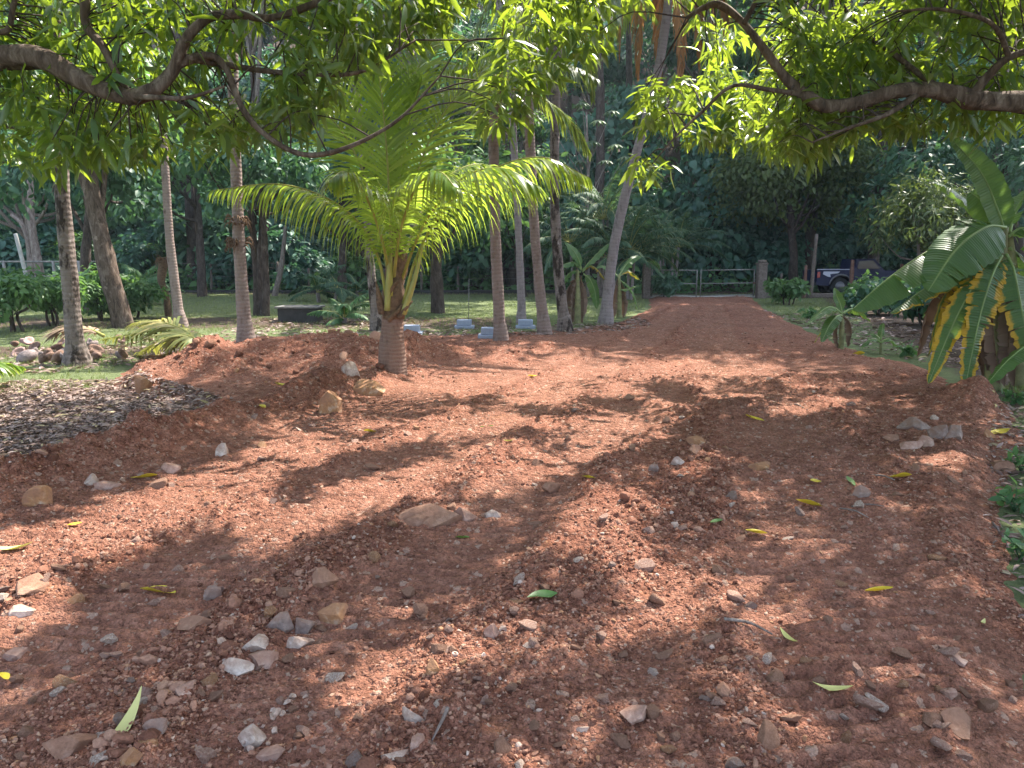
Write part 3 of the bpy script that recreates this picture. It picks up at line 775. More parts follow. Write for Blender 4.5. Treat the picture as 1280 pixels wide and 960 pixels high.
# crown meshes the tall palms share
def crown_fronds(n, L, seed, elo=-30, ehi=75, mat=None, dl=.5):
    r = np.random.default_rng(seed); out = []
    for i in range(n):
        az = 2*math.pi*i*.382+r.uniform(-.2, .2); e = R_(ehi+(elo-ehi)*(i/(n-1)))
        pts = [np.zeros(3)]; d = e
        for k in range(5):
            d2 = d-R_(10+14*k)
            pts.append(pts[-1]+L/5*np.array([math.cos(az)*math.cos(d2), math.sin(az)*math.cos(d2), math.sin(d2)]))
        out.append(pts)
    return out
def tall_palm(label, base, path, radii, bmat, crown=None, seed=0, group=None, wob=.1, flare=1.0, frond_len=3.2, nf=11, root=True):
    t = thing('coconut_palm', base, label, 'palm tree', group)
    pts = [base-[0, 0, .15]]+path
    rr = [radii[0]*1.35*flare, radii[0]*1.05]+radii[1:]
    pts.insert(1, base+(path[0]-base)*.25 if np.linalg.norm(path[0]-base) > .8 else (base+path[0])/2)
    rad = list(np.array([radii[0]*1.4*flare, radii[0]*1.0]+list(radii[1:]))*.76)
    part('trunk', tube(pts, rad, 16, 46, wob, seed), bmat, t)
    if crown:
        top = np.array(pts[-1])
        for i, q in enumerate(crown_fronds(nf, frond_len, seed, **crown)):
            add_frond(t, [top+v for v in q], .62, npairs=44, seed=seed*50+i, wid=.05, gdroop=1.1, mat=M_frond if i < 4 else M_mango_frond)
    return t
M_mango_frond = leafmat('mature palm leaflet', [(0, (.05, .10, .025)), (1, (.13, .18, .04))], (.38, .48, .06), .42, .34, .6)
def px_base(px, py): return on_ground(px, py)
b = px_base(97, 456); D = b[1]
tall_palm('coconut palm with blotchy dark and white bark and a flared mossy base', b, [P(93, 420, D), P(86, 340, D), P(79, 260, D), P(75, 190, D), P(70, 90, D), P(64, -60, D)],
          [.21, .175, .155, .14, .135, .13, .12], M_palm_mott, None, 1, flare=1.25)
b = px_base(226, 409); D = b[1]
tall_palm('slender grey palm trunk curving up from the lawn behind the cut fronds', b, [P(222, 380, D), P(213, 310, D), P(207, 220, D), P(202, 140, D), P(195, 60, D), P(188, -60, D)],
          [.19, .15, .125, .115, .11, .11, .10], M_palm_pale, None, 2)
b = px_base(308, 427); D = b[1]
t4 = tall_palm('pale palm trunk ringed by two collars of dry fibre, behind the soil mound', b, [P(304, 390, D), P(299, 310, D), P(296, 240, D), P(294, 175, D), P(291, 90, D), P(289, -60, D)],
          [.19, .16, .14, .13, .12, .12, .11], M_palm_pale, None, 3)
def fibre_collar(parent, c, rad, n, L, seed):
    r = np.random.default_rng(seed); g = []
    for i in range(n):
        a = r.uniform(0, 6.283); d = np.array([math.cos(a), math.sin(a), 0])
        z = r.uniform(-.08, .08)
        p0 = c+d*rad*.9+[0, 0, z]; g.append(tube([p0, p0+d*L*.35+[0, 0, r.uniform(-.02, .06)], p0+d*L*r.uniform(.4, .8)+[0, 0, -L*r.uniform(.1, .9)]], [.018, .012, .003], 4, 6))
    part('fibre_collar', merge(g), M_fiber, parent)
fibre_collar(t4, P(299, 303, D), .14, 46, .20, 1); fibre_collar(t4, P(297, 276, D), .135, 40, .18, 2)
b = px_base(472, 413); D = b[1]
tall_palm('mottled black and white palm trunk leaning just behind the young palm', b, [P(468, 385, D), P(462, 320, D), P(457, 240, D), P(450, 150, D), P(444, 60, D), P(438, -60, D)],
          [.19, .14, .115, .105, .10, .10, .09], M_palm_mott, None, 4)
b = px_base(627, 427); D = b[1]
tall_palm('straight reddish palm trunk rising from the dirt, its small crown of bright fronds above', b, [P(624, 395, D), P(620, 320, D), P(618, 240, D), P(617, 165, D), P(624, 110, D)],
          [.165, .14, .13, .125, .125, .11], M_palm_red, dict(elo=5, ehi=85), 5, nf=9, frond_len=2.1)
b = px_base(652, 405); D = b[1]
tall_palm('thin bluish palm trunk standing behind the reddish one', b, [P(652, 380, D), P(649, 310, D), P(645, 230, D), P(641, 150, D), P(636, 60, D), P(632, -60, D)],
          [.15, .13, .115, .11, .11, .10, .10], M_palm_blue, dict(elo=-15, ehi=80), 6, nf=13, frond_len=3.6)
b = px_base(681, 418); D = b[1]
tall_palm('tall palm trunk with dark scars curving slightly, second to the right of the reddish one', b, [P(677, 385, D), P(670, 310, D), P(665, 230, D), P(661, 140, D), P(658, 40, D), P(656, -90, D)],
          [.18, .145, .13, .13, .13, .12, .12], M_palm_red, dict(elo=-15, ehi=80), 7, nf=13, frond_len=3.6)
b = px_base(708, 414); D = b[1]
tall_palm('heavily blackened palm trunk beside the banana clump', b, [P(703, 385, D), P(696, 310, D), P(693, 230, D), P(694, 150, D), P(697, 60, D), P(700, -60, D)],
          [.20, .155, .14, .13, .125, .12, .11], M_palm_mott, dict(elo=-15, ehi=80), 8, nf=13, frond_len=3.6)
b = px_base(757, 405); D = b[1]
t10 = tall_palm('smooth palm trunk leaning right, with rust coloured dead fronds hanging at its head', b, [P(759, 375, D), P(767, 310, D), P(784, 235, D), P(803, 165, D), P(820, 100, D), P(832, 30, D), P(838, -30, D)],
          [.22, .19, .165, .15, .145, .145, .14, .13], M_palm_blue, None, 9)
for i, (x1, y1, dx, L) in enumerate([(800, 95, -.5, 1), (778, 70, .3, 1), (872, 80, .4, 1), (890, 62, -.3, 1), (850, 110, -.8, 1), (825, 120, .5, 1), (905, 30, .2, 1)]):
    tp = P(838, -25, D)
    add_frond(t10, [tp, P((838+x1)/2+(x1-838)*.3, -30, D+dx*.5), P(x1, 10, D+dx), P(x1+(x1-838)*.05, y1, D+dx*1.1)], .65, M_dead, M_rach_dead, npairs=46, seed=900+i, wid=.05, gdroop=1.8, gap0=.3)
for i, q in enumerate(crown_fronds(9, 3.6, 77, elo=0, ehi=80)):
    add_frond(t10, [P(838, -30, D)+v for v in q], .7, M_mango_frond, npairs=44, seed=950+i, wid=.05, gdroop=1.1)

# ------------------------------------------------------------------ forest, bushes and shade palms
def crown_pts(rx, rz, nb, nl, seed, fill=.35):
    """leaf bases clumped on branches of an uneven crown centred on the origin"""
    r = np.random.default_rng(seed)
    d = norm(r.normal(size=(nb, 3))); d[:, 2] = np.where(d[:, 2] < -.5, -d[:, 2], d[:, 2])
    c = d*np.array([rx, rx, rz])*(r.uniform(.35, .95, nb)[:, None]); br = r.uniform(.20, .42, nb)*rx
    k = r.choice(nb, nl, p=br**2/np.sum(br**2)); v = norm(r.normal(size=(nl, 3)))
    rad = br[k]*np.where(r.random(nl) < fill, r.uniform(.2, 1, nl), r.normal(1, .13, nl))
    p = c[k]+v*rad[:, None]*[1, 1, .75]
    keep = fbm(p[:, 0]/rx*3+seed, p[:, 1]/rx*3+p[:, 2]/rx*2.3, seed, 3) > -.16
    return p[keep], v[keep], c
def leaves_on(p, v, L, seed, tmpl=(BROAD_V, BROAD_F), droop=.5):
    r = np.random.default_rng(seed); n = len(p)
    a = norm(v*.8+r.normal(size=(n, 3))*.7-[0, 0, droop]); nr = norm(v+[0, 0, .8]+.5*r.normal(size=(n, 3)))
    a = norm(a-nr*(a*nr).sum(-1, keepdims=True)*.6)
    return inst(tmpl[0], tmpl[1], p, frames(a, nr), L*r.uniform(.6, 1.35, n), r.random(n))
def forest_tree(name, label, base, h, rx, rz, seed, lm, nl=2600, L=.34, nb=16, bm=None, group=None, tr=.16, lean=(0, 0), tmpl=(BROAD_V, BROAD_F), cat='tree', trunks=1, low=.0, offset=None):
    t = thing(name, base, label, cat, group)
    base = np.asarray(base, float)
    ctr = (base+[lean[0], lean[1], h]) if offset is None else np.asarray(offset, float)
    p, v, c = crown_pts(rx, rz, nb, nl, seed)
    part('crown', leaves_on(p+ctr, v, L, seed, tmpl), lm, t)
    r = np.random.default_rng(seed+1); g = []
    for k in range(trunks):
        o = np.array([r.uniform(-.25, .25), r.uniform(-.2, .2), 0])*(trunks > 1)
        g0 = tube([base+o-[0, 0, .2], base+o+(ctr-base)*[.3, .3, .35]+r.normal(size=3)*.06, base+o*1.6+(ctr-base)*[.7, .7, .75], ctr+o*2+[0, 0, rz*.3]], [tr*1.3, tr, tr*.8, tr*.25], 9, 18, .2, seed+k)
        part('trunk', g0, bm or M_bark_dark, t)
    for q in c[:9]:
        f = r.uniform(.45, .95); s0 = base+(ctr-base)*f
        g.append(tube([s0, (s0+ctr+q)/2+[0, 0, -.1*rx], ctr+q], [tr*.45, tr*.3, tr*.1], 6, 10, .2, seed))
    part('limbs', merge(g), bm or M_bark_dark, t)
    return t
def gz(x, y): return float(Hg(np.array([x]), np.array([y]))[0])
def gp(px, Y): 
    p = P(px, 323, Y); p[2] = gz(p[0], p[1]); return p

# trees one can tell apart on and round the lawn
b = gp(150, 18.2)
forest_tree('broadleaf_tree', 'dark leaning broadleaf tree on the left behind the hedge', b, 5.2, 2.9, 1.7, 21, M_bg[1], 3600, .26, 18, M_bark, None, .20, lean=(-1.1, .4))
b = gp(322, 22)
forest_tree('broadleaf_tree', 'dark many-stemmed tree between the fibre-ringed palm and the cement trough', b, 3.6, 1.9, 1.3, 22, M_bg[0], 2600, .22, 14, M_bark_dark, None, .11, trunks=3)
b = gp(548, 23)
forest_tree('broadleaf_tree', 'small black-trunked tree on the lawn behind the concrete blocks', b, 3.4, 2.6, 1.2, 23, M_bg[1], 3400, .24, 17, M_bark_dark, None, .17)
b = gp(105, 23)
forest_tree('broadleaf_tree', 'thin dark tree close behind the leaning broadleaf tree', b, 4.2, 2.6, 1.6, 24, M_bg[0], 2600, .26, 14, M_bark_dark, None, .14, lean=(.3, .3))
b = gp(995, 38)
forest_tree('broadleaf_tree', 'big rounded olive green tree overhanging the bank right of the gate', b, 5.0, 4.1, 3.1, 25, M_bg[3], 15000, .25, 30, M_bark_dark, None, .2, offset=P(985, 235, 38))
b = gp(1150, 31)
forest_tree('flowering_shrub', 'pale green shrub with narrow pointed leaves sprawling over the parked vehicle', b, 1.8, 2.8, 1.6, 26, M_bg[3], 6500, .28, 20, M_bark_grey, None, .07, tmpl=(MANGO_V*[1.2, 1, 1], MANGO_F), cat='shrub', offset=P(1148, 284, 31))
b = gp(1290, 34)
forest_tree('broadleaf_tree', 'dark tangled tree behind the banana plant at the right edge', b, 4.4, 5.0, 3.6, 27, M_bg[0], 9500, .30, 24, M_bark_dark, None, .2, offset=P(1250, 215, 34))
b = gp(1120, 44)
forest_tree('broadleaf_tree', 'deep green tree high on the bank above the parked vehicle', b, 7, 5.6, 4.2, 28, M_bg[2], 9000, .34, 24, M_bark_dark, None, .25, offset=P(1130, 150, 44))
b = gp(655, 33)
forest_tree('broadleaf_tree', 'dense green tree behind the row of palm trunks', b, 4.2, 2.7, 2.3, 29, M_bg[1], 4200, .26, 18, M_bark_dark, None, .14, offset=P(640, 265, 33))
b = gp(425, 34)
forest_tree('broadleaf_tree', 'shadowy tree at the back of the lawn behind the young palm', b, 4.6, 3.4, 2.2, 30, M_bg[0], 4200, .28, 18, M_bark_dark, None, .17, offset=P(430, 240, 34))
b = gp(250, 33)
forest_tree('broadleaf_tree', 'leafy tree at the back of the lawn beside the wire fence', b, 4.6, 3.6, 2.4, 31, M_bg[1], 4600, .29, 18, M_bark_dark, None, .16, offset=P(245, 215, 33))
b = gp(40, 32)
forest_tree('broadleaf_tree', 'shady tree at the far left above the hedge and pale poles', b, 4.8, 4.2, 2.4, 32, M_bg[0], 4600, .30, 18, M_bark_grey, None, .2, offset=P(30, 225, 32))

# the wooded hillside: one kind each, copied
kinds = []
for i, (lm, rx, rz, h, L) in enumerate([(0, 3.4, 2.8, 5.5, .42), (2, 3.8, 3.4, 6.5, .46), (1, 3.0, 3.0, 5.8, .38), (2, 4.4, 3.2, 7.2, .50), (0, 3.2, 3.8, 7.0, .42)]):
    lab = 'broadleaf tree in the shaded forest on the hillside'
    kinds.append(forest_tree('forest_tree', lab, [0, 0, 0], h, rx, rz, 60+i, M_bg[lm], 3000, L, 16, M_bark_grey, 'trees of the hillside forest', .17))
r = np.random.default_rng(5); spots = []
for Yr, stp in ((44, 4.6), (49, 4.8), (54, 5.2), (60, 5.6), (67, 6.2), (75, 7.0)):
    wdt = Yr*.86
    for x in np.arange(-wdt, wdt, stp):
        xx, yy = x+r.uniform(-1.6, 1.6), Yr+r.uniform(-1.8, 1.8)+.04*abs(x)
        px, py, f = to_px([[xx, yy, gz(xx, yy)+3]])
        if Yr < 50 and 690 < px[0] < 930: continue
        spots.append((xx, yy))
for n, (xx, yy) in enumerate(spots):
    k = kinds[n % 5] if n < 5 else None
    loc = [xx, yy, gz(xx, yy)-.2]
    sc = r.uniform(.8, 1.25)
    if n < 5: kinds[n].location = loc; kinds[n].scale = (sc,)*3; kinds[n].rotation_euler = (0, 0, r.uniform(0, 6.28))
    else: copy_tree(kinds[int(r.integers(5))], loc, r.uniform(0, 6.28), sc)

# trees added for shade on road and lawn: two right, others along the bank
def big_tree(label, base, h, rx, rz, seed, lm, nl, L, keep_sun=False, lean=(0, 0)):
    t = thing('added_shade_tree', base, label, 'tree'); base = np.asarray(base, float); ctr = base+[lean[0], lean[1], h]
    p, v, c = crown_pts(rx, rz, 26, nl, seed, .8)
    p = p+ctr
    if keep_sun: k = thin_for_sun(p, .0); p, v = p[k], v[k]
    part('crown', leaves_on(p, v, L, seed), lm, t)
    part('trunk', tube([base-[0, 0, .3], base+[.1, 0, h*.3], base+[lean[0]*.35-.1, .1, h*.65], ctr], [.30, .21, .16, .08], 12, 22, .2, seed), M_bark_dark, t)
    g = []
    for q in c[:14]:
        s0 = base+(ctr-base)*(.55+.4*random.random()); g.append(tube([s0, (s0+ctr+q)/2+[0, 0, .3], ctr+q], [.12, .08, .03], 7, 12, .2, seed))
    part('limbs', merge(g), M_bark_grey, t)
big_tree('unseen tall tree added off the right side of the road to shade it', [16.0, 22.0, gz(16, 22)], 12.2, 7.4, 2.6, 301, M_bg[1], 19000, .34, True, (-4.6, 0))
big_tree('tall tree added by the right fence to shade the driveway, its crown above the view', [22.0, 29.5, gz(22, 29.5)], 15.5, 7.0, 3.0, 302, M_bg[0], 11000, .40, True, (-10.5, 0))
for i, (px, Y, h, rx) in enumerate([(-60, 40, 15, 5.5), (130, 43, 16, 5.5), (330, 40, 15.5, 5.2), (520, 42, 16.5, 5.5), (690, 44, 17, 5.2), (880, 46, 17, 5.5), (1040, 43, 16, 5.6), (1230, 41, 15.5, 5.6), (1400, 42, 16, 5.6), (420, 48, 20, 6), (780, 50, 20, 6), (1130, 50, 21, 6), (240, 38, 21, 6.5), (450, 38, 23, 6.5), (640, 38.5, 19, 6.5), (745, 39, 24, 6.5), (1090, 38.5, 22, 6.5), (1010, 40, 17, 6)]):
    big_tree('tall forest tree at the foot of the bank, added to shade the lawn and road', gp(px, Y), h, rx, 4.0, 310+i, M_bg[i % 3], 5000, .44)
    for o in [q for q in col.objects if q.name.startswith('added_shade_tree')]:
        if i >= 0 and 'foot of the bank' in o['label']: o['group'] = 'tall trees along the foot of the bank'
# bushes of the understorey along the foot of the bank
ub = []
for i, (lm, rx, rz, h, L) in enumerate([(2, 1.9, 1.5, 1.3, .30), (1, 1.6, 1.3, 1.1, .26), (0, 2.2, 1.8, 1.6, .34)]):
    ub.append(forest_tree('understorey_bush', 'leafy bush in the understorey along the foot of the bank', [0, 0, 0], h, rx, rz, 90+i, M_bg[lm], 2600, L, 14, M_bark_dark, 'understorey bushes', .05, cat='bush', trunks=2))
r = np.random.default_rng(15); k = 0
for Yr in (38.6, 41, 44, 48):
    for x in np.arange(-34, 34, 3.0):
        xx, yy = x+r.uniform(-1, 1), Yr+r.uniform(-.8, .8)
        if Yr < 40 and 4 < xx < 20: continue
        loc = [xx, yy, gz(xx, yy)-.1]; sc = r.uniform(.8, 1.4)
        if k < 3: ub[k].location = loc
        else: copy_tree(ub[int(r.integers(3))], loc, r.uniform(0, 6.28), sc)
        k += 1
# shaded feather palms in a clump right of the leaning trunk
def clump_palm(label, base, L, nf, seed, h=1.5, mat=None, name='clumping_palm', e=(0, 85), ll=.42, cat='palm'):
    t = thing(name, base, label, cat)
    rr = np.random.default_rng(seed); base = np.asarray(base, float); g = []
    for k in range(max(3, nf//9)):
        o = np.array([rr.uniform(-.6, .6), rr.uniform(-.5, .5), 0])*(h > .5)
        g.append((base+o, base+o*1.5+[0, 0, h*rr.uniform(.6, 1.3)]))
    for i, (a, c) in enumerate(g): part('stem', tube([a-[0, 0, .2], (a+c)/2, c], [.07, .06, .05], 8, 8), M_palm_blue, t)
    for i, q in enumerate(crown_fronds(nf, L, seed, elo=e[0], ehi=e[1])):
        c = g[i % len(g)][1]
        add_frond(t, [c+v for v in q], ll, mat or M_areca, M_petiole, npairs=40, seed=seed*40+i, wid=.055, gdroop=.9, rad=.013)
    return t
clump_palm('bluish feathery clumping palm to the left of the gate', gp(785, 31), 2.7, 44, 3, 1.7, e=(15, 85))
clump_palm('tall clumping palm behind the leaning palm trunk', gp(735, 32), 3.0, 44, 4, 2.6, e=(10, 85))
clump_palm('drooping clumping palm on the bank above the left end of the gate', gp(838, 36.5), 2.6, 36, 6, 2.0, e=(20, 85))
clump_palm('low fan of palm leaves by the back fence left of the curved dead stump', gp(172, 27), 1.5, 14, 7, .5, M_creep, 'palmetto', (5, 80), .36)
clump_palm('small palm bush at the back of the lawn left of the young palm', gp(400, 29), 1.5, 14, 8, .55, M_areca, 'palmetto', (5, 80), .36)
clump_palm('little palm bush beside the back fence further along', gp(445, 31), 1.2, 10, 9, .35, M_areca, 'palmetto', (5, 80), .3)
clump_palm('young palm seedling growing on the lawn beside the cement trough', gp(428, 19.2), .95, 8, 10, .12, M_creep, 'palm_seedling', (25, 80), .24)
clump_palm('low palm whose leaf tips poke in at the left edge by the leaf litter', gp(-98, 9.2), .95, 7, 11, .1, M_frond, 'palm_seedling', (25, 70), .34)

# climbing big-leaved vines over dead trunks on the bank
def vine_tower(label, base, h, rad, seed, n):
    t = thing('vine_covered_trunk', base, label, 'vine'); rr = np.random.default_rng(seed)
    base = np.asarray(base, float)
    part('trunk', tube([base-[0, 0, .3], base+[.1, 0, h*.5], base+[0, 0, h]], [.28, .22, .16], 10, 14, .2), M_bark_dark, t)
    z = rr.random(n)**.8*h; a = rr.uniform(0, 6.283, n); q = rad*(1-.35*z/h)*rr.uniform(.55, 1.15, n)*(.8+.5*vn(z*1.5, a*2, seed))
    d = np.stack([np.cos(a), np.sin(a), 0*a], -1); p = base+d*q[:, None]+np.array([0, 0, 1])*z[:, None]
    ax = norm(d*.5-[0, 0, 1.]+.6*rr.normal(size=(n, 3))); nr = norm(d+[0, 0, .55]+.55*rr.normal(size=(n, 3)))
    part('vine_leaves', inst(HEART_V, HEART_F, p, frames(ax, nr), .16+.40*rr.random(n)**1.8, rr.random(n)), M_big, t)
vine_tower('trunk smothered in big heart-shaped climbing leaves above the gate', gp(885, 41), 8.5, 1.9, 1, 2600)
vine_tower('vine-draped trunk in the shade behind the clumping palms', gp(785, 43), 9.5, 2.0, 2, 2600)
vine_tower('broad-leaved climber on the bank beside the olive green tree', gp(932, 42), 6.5, 1.6, 3, 1900)
vine_tower('climber-covered trunk behind the pale umbrella-leaved tree', gp(715, 43), 8.0, 1.8, 4, 2000)

# pale umbrella-leaved tree
b = gp(735, 35); t = thing('umbrella_leaf_tree', b, 'thin pale tree with umbrella-like leaf clusters between the palm trunks', 'tree')
part('trunk', tube([b-[0, 0, .2], P(733, 300, 35), P(735, 220, 35), P(733, 140, 35)], [.09, .075, .06, .04], 8, 14), M_bark_grey, t)
g, tw = [], []
for i, (px, py, dy) in enumerate([(700, 140, 0), (728, 128, .3), (748, 150, -.4), (770, 180, -.5), (715, 170, .4), (690, 160, -.2), (757, 200, 0), (782, 195, .3), (740, 176, -.6), (705, 190, -.5), (765, 138, .4), (725, 200, .2)]):
    c = P(px, py, 35+dy); n = 11; az = np.arange(n)*2*np.pi/n+i
    ax = np.stack([np.cos(az), np.sin(az), -.25+0*az], -1)
    g.append(inst(MANGO_V*[1.5, 1, 1], MANGO_F, np.repeat(c[None], n, 0), frames(ax, np.repeat([[0, 0, 1.]], n, 0)), np.full(n, .48), rng.random(n)))
    a0 = P(734, min(290, py+70), 35); tw.append(tube([a0, (a0+c)/2-[0, 0, .08], c], [.03, .02, .012], 5, 8))
M_pale = leafmat('pale umbrella leaf', [(0, (.09, .15, .09)), (1, (.16, .22, .13))], (.18, .30, .10), .3, .5)
part('crown', merge(g), M_pale, t); part('limbs', merge(tw), M_bark_grey, t)

# bare pale trunks and poles on the left
def pole(name, label, cat, pts, rad, m, seed=0, group=None):
    t = part_top(name, tube(pts, rad, 9, 14, .15, seed), m); return tag(t, label, cat, group)
def part_top(name, geo, m, smooth=True):
    V = np.asarray(geo[0]); o = np.array([V[:, 0].mean(), V[:, 1].mean(), V[:, 2].min()])
    return obj(name, mesh(name, V-o, geo[1], m, geo[2] if len(geo) > 2 else None, smooth), None, [float(q) for q in o])
def gpz(px, py, Y): return P(px, py, Y)
pole('leaning_pole', 'white pole leaning left behind the hedge at far left', 'pole', [gp(36, 26)-[0, 0, .1], P(27, 322, 26), P(19, 292, 26)], [.07, .065, .06], M_conc, 1)
pole('bare_trunk', 'pale bare trunk behind the hedge left of the mottled palm', 'tree', [gp(52, 28)-[0, 0, .1], P(44, 310, 28), P(39, 270, 28), P(38, 215, 28)], [.16, .14, .12, .10], M_bark_grey, 2)
pole('bare_trunk', 'curved pale trunk bending left beside the white pole', 'tree', [gp(46, 29)-[0, 0, .1], P(40, 330, 29), P(30, 285, 29), P(14, 268, 29)], [.10, .09, .08, .06], M_bark_grey, 3)
pole('bare_trunk', 'pale dead trunk in front of the bank between the trough and the young palm', 'tree', [gp(340, 34)-[0, 0, .1], P(352, 330, 34), P(357, 282, 34)], [.14, .11, .08], M_bark_grey, 4)
b = gp(206, 21.5); t = thing('dead_palm_stump', b, 'curved dead brown palm stump with frayed top in the middle of the left lawn', 'stump')
part('trunk', tube([b-[0, 0, .1], P(209, 375, 21.5), P(207, 364, 21.5), P(202, 350, 21.5), P(205, 325, 21.5)], [.10, .085, .08, .10, .12], 10, 22, .3, 8), M_fiber, t)
fibre_collar(t, P(205, 325, 21.5), .09, 40, .28, 5)

# hedge of bushes along the left
for i, (px, Y, rx, rz, pyc, lab) in enumerate([(10, 17.0, 1.0, .55, 374, 'ragged hedge bush at the left edge in front of the pale trunks'), (62, 18.5, 1.0, .55, 372, 'clipped hedge bush behind the mottled palm trunk'),
        (112, 20.0, .95, .62, 370, 'hedge bush between the mottled palm and the leaning tree'), (158, 20.6, .9, .55, 374, 'dark green hedge bush at the foot of the leaning broadleaf tree')]):
    b = gp(px, Y); forest_tree('hedge_bush', lab, b, .6, rx, rz, 200+i, M_bg[1], 2400, .14, 15, M_bark_dark, None, .03, cat='bush', offset=P(px, pyc, Y), trunks=3)
b = gp(985, 27.5); forest_tree('low_shrub', 'low dark shrub at the foot of the right fence beside the road', b, .5, .8, .5, 210, M_bg[1], 1200, .18, 12, M_bark_dark, None, .025, cat='shrub', trunks=3)
b = gp(1090, 26); forest_tree('low_shrub', 'scrubby low shrub below the parked vehicle', b, .4, 1.0, .4, 211, M_bg[1], 1200, .18, 12, M_bark_dark, None, .025, cat='shrub', trunks=3)
b = gp(830, 31.5); forest_tree('low_shrub', 'shady shrub beside the left end of the gate', b, .5, .7, .55, 212, M_bg[0], 1000, .18, 12, M_bark_dark, None, .025, cat='shrub', trunks=3)
for q_, (px, Y, rx, lab) in enumerate([(1170, 18.5, .8, 'low bush behind the small banana plant'), (1232, 16, .9, 'dark low bush under the long banana leaf'), (1110, 22, .9, 'low leafy bush between the fence and the small banana plant'), (1145, 27, 1.1, 'spreading bush in front of the right fence')]):
    b = gp(px, Y); forest_tree('low_shrub', lab, b, .45, rx, .5, 220+q_, M_bg[q_ % 2], 1500, .2, 12, M_bark_dark, None, .03, cat='shrub', trunks=3)
b = gp(1290, 13); forest_tree('low_shrub', 'leafy shrub at the right edge behind the banana plant', b, .6, 1.0, .7, 213, M_bg[1], 1500, .2, 12, M_bark_dark, None, .03, cat='shrub', trunks=3)

# undergrowth nobody could count
n = 32000; r = np.random.default_rng(3)
yy = 36.6+38*r.random(n)**1.9; xx = r.uniform(-1, 1, n)*(.80*yy+3); k = ~((yy < 38.5) & (xx > -1e9) & (np.abs(xx-13) < 4.5) & (yy < 37.4)); xx, yy = xx[k], yy[k]
n = len(xx)
p = np.stack([xx, yy, Hg(xx, yy)+r.random(n)**2*1.1*(.3+vn(xx*.6, yy*.6, 4))], -1)
nr = norm(np.array([0, -.35, 1.])+.75*r.normal(size=(n, 3))); a = norm(r.normal(size=(n, 3))*[1, 1, .3]+[0, -.9, -.4])
o = part_top('undergrowth', inst(BROAD_V*[1.25, 1, 1], BROAD_F, p, frames(a, nr), (.10+.36*r.random(n)**2)*(1+(yy-36)/45), r.random(n)), M_creep); tag(o, 'tangled green creepers and undergrowth carpeting the bank', 'undergrowth', kind='stuff')
# grass on the lawn
n = 46000
yy = 9.5+27*r.random(n)**.85; xx = r.uniform(-.82, .42, n)*yy
y2 = r.uniform(1.2, 10, 16000); x2 = r.uniform(.6, 5.5, 16000)+.12*y2; y3 = r.uniform(2, 10, 6000); x3 = -r.uniform(2.5, 9, 6000)
xx = np.concatenate([xx, x2, x3]); yy = np.concatenate([yy, y2, y3]); n = len(xx)
gx = ground_z(xx, yy); keep = (sd_poly(xx, yy, DIRT) < -.15) & (sd_poly(xx, yy, LIT_POLY) < .1) & (fbm(xx*.5, yy*.5, 8, 3) > -.22)
xx, yy, gx = xx[keep], yy[keep], gx[keep]; n = len(xx)
GR_V = np.array([[-.05, 0, 0], [.05, 0, 0], [.02, .55, -.1], [-.02, .55, -.1], [0, 1, -.35]]); GR_F = [np.array([[0, 1, 2, 3]])]
tv = np.concatenate([(GR_V*[1, 1, 1])@np.array([[math.cos(q), 0, math.sin(q)], [0, 1, 0], [-math.sin(q), 0, math.cos(q)]])+[.25*math.cos(q*2), 0, .25*math.sin(q*2)] for q in (0, 1.1, 2.3, 3.6)])
tf = np.concatenate([np.array([[0, 1, 2, 3]])+5*i for i in range(4)]); tt = np.concatenate([np.array([[3, 2, 4]])+5*i for i in range(4)])
ax = norm(np.stack([r.normal(0, .3, n), r.normal(0, .3, n), np.ones(n)], -1)); nn = norm(r.normal(size=(n, 3))*[1, 1, .1])
v_, f_, at_ = inst(tv, tf, np.stack([xx, yy, gx-.01], -1), frames(ax, nn), r.uniform(.04, .10, n), r.random(n))
f3 = (tt[None]+(np.arange(n)*20)[:, None, None]).reshape(-1, 3)
o = part_top('grass', (v_, [f_, f3], at_), M_grass); tag(o, 'short green grass on the lawn behind the palms', 'grass', kind='stuff')
# dry leaf litter
def litter(n, poly, seed, L, name, lab, bias=0):
    r = np.random.default_rng(seed); q = np.array([p_[:2] for p_ in poly]); lo, hi = q.min(0), q.max(0)
    c = r.uniform(lo, hi, (n*3, 2)); c = c[in_poly(c[:, 0], c[:, 1], poly)][:n]
    c = c[fbm(c[:, 0]*1.3, c[:, 1]*1.3, seed, 3) > -.2+bias]
    z = ground_z(c[:, 0], c[:, 1]); m = len(c)
    az = r.uniform(0, 6.283, m); a = np.stack([np.cos(az), np.sin(az), r.normal(.05, .22, m)], -1); nr = norm(np.array([0, 0, 1.])+.35*r.normal(size=(m, 3)))
    sc = L*r.uniform(.5, 1.3, m)
    o = part_top(name, inst(MANGO_V*[1.15, 1, 1.2], MANGO_F, np.stack([c[:, 0], c[:, 1], z+.012], -1), frames(a, nr), sc, r.random(m)), M_litter)
    tag(o, lab, 'leaf litter', kind='stuff')
litter(21000, [G(*p) for p in [(-260, 640), (-60, 610), (60, 583), (262, 524), (290, 505), (215, 488), (150, 474), (20, 474), (-160, 500)]], 31, .082, 'leaf_litter', 'grey brown dry leaves carpeting the ground left of the road', -.1)
litter(2600, [G(*p) for p in [(1240, 508), (1300, 480), (1420, 520), (1500, 760), (1330, 900), (1285, 800), (1248, 690), (1236, 620)]], 32, .10, 'leaf_litter', 'dry leaves along the right edge of the road')
litter(2600, [G(*p) for p in [(-60, 470), (20, 436), (260, 420), (330, 398), (480, 394), (560, 408), (470, 417), (330, 421), (230, 446), (60, 466)]], 33, .16, 'leaf_litter', 'brown leaves under the palms at the edge of the lawn')
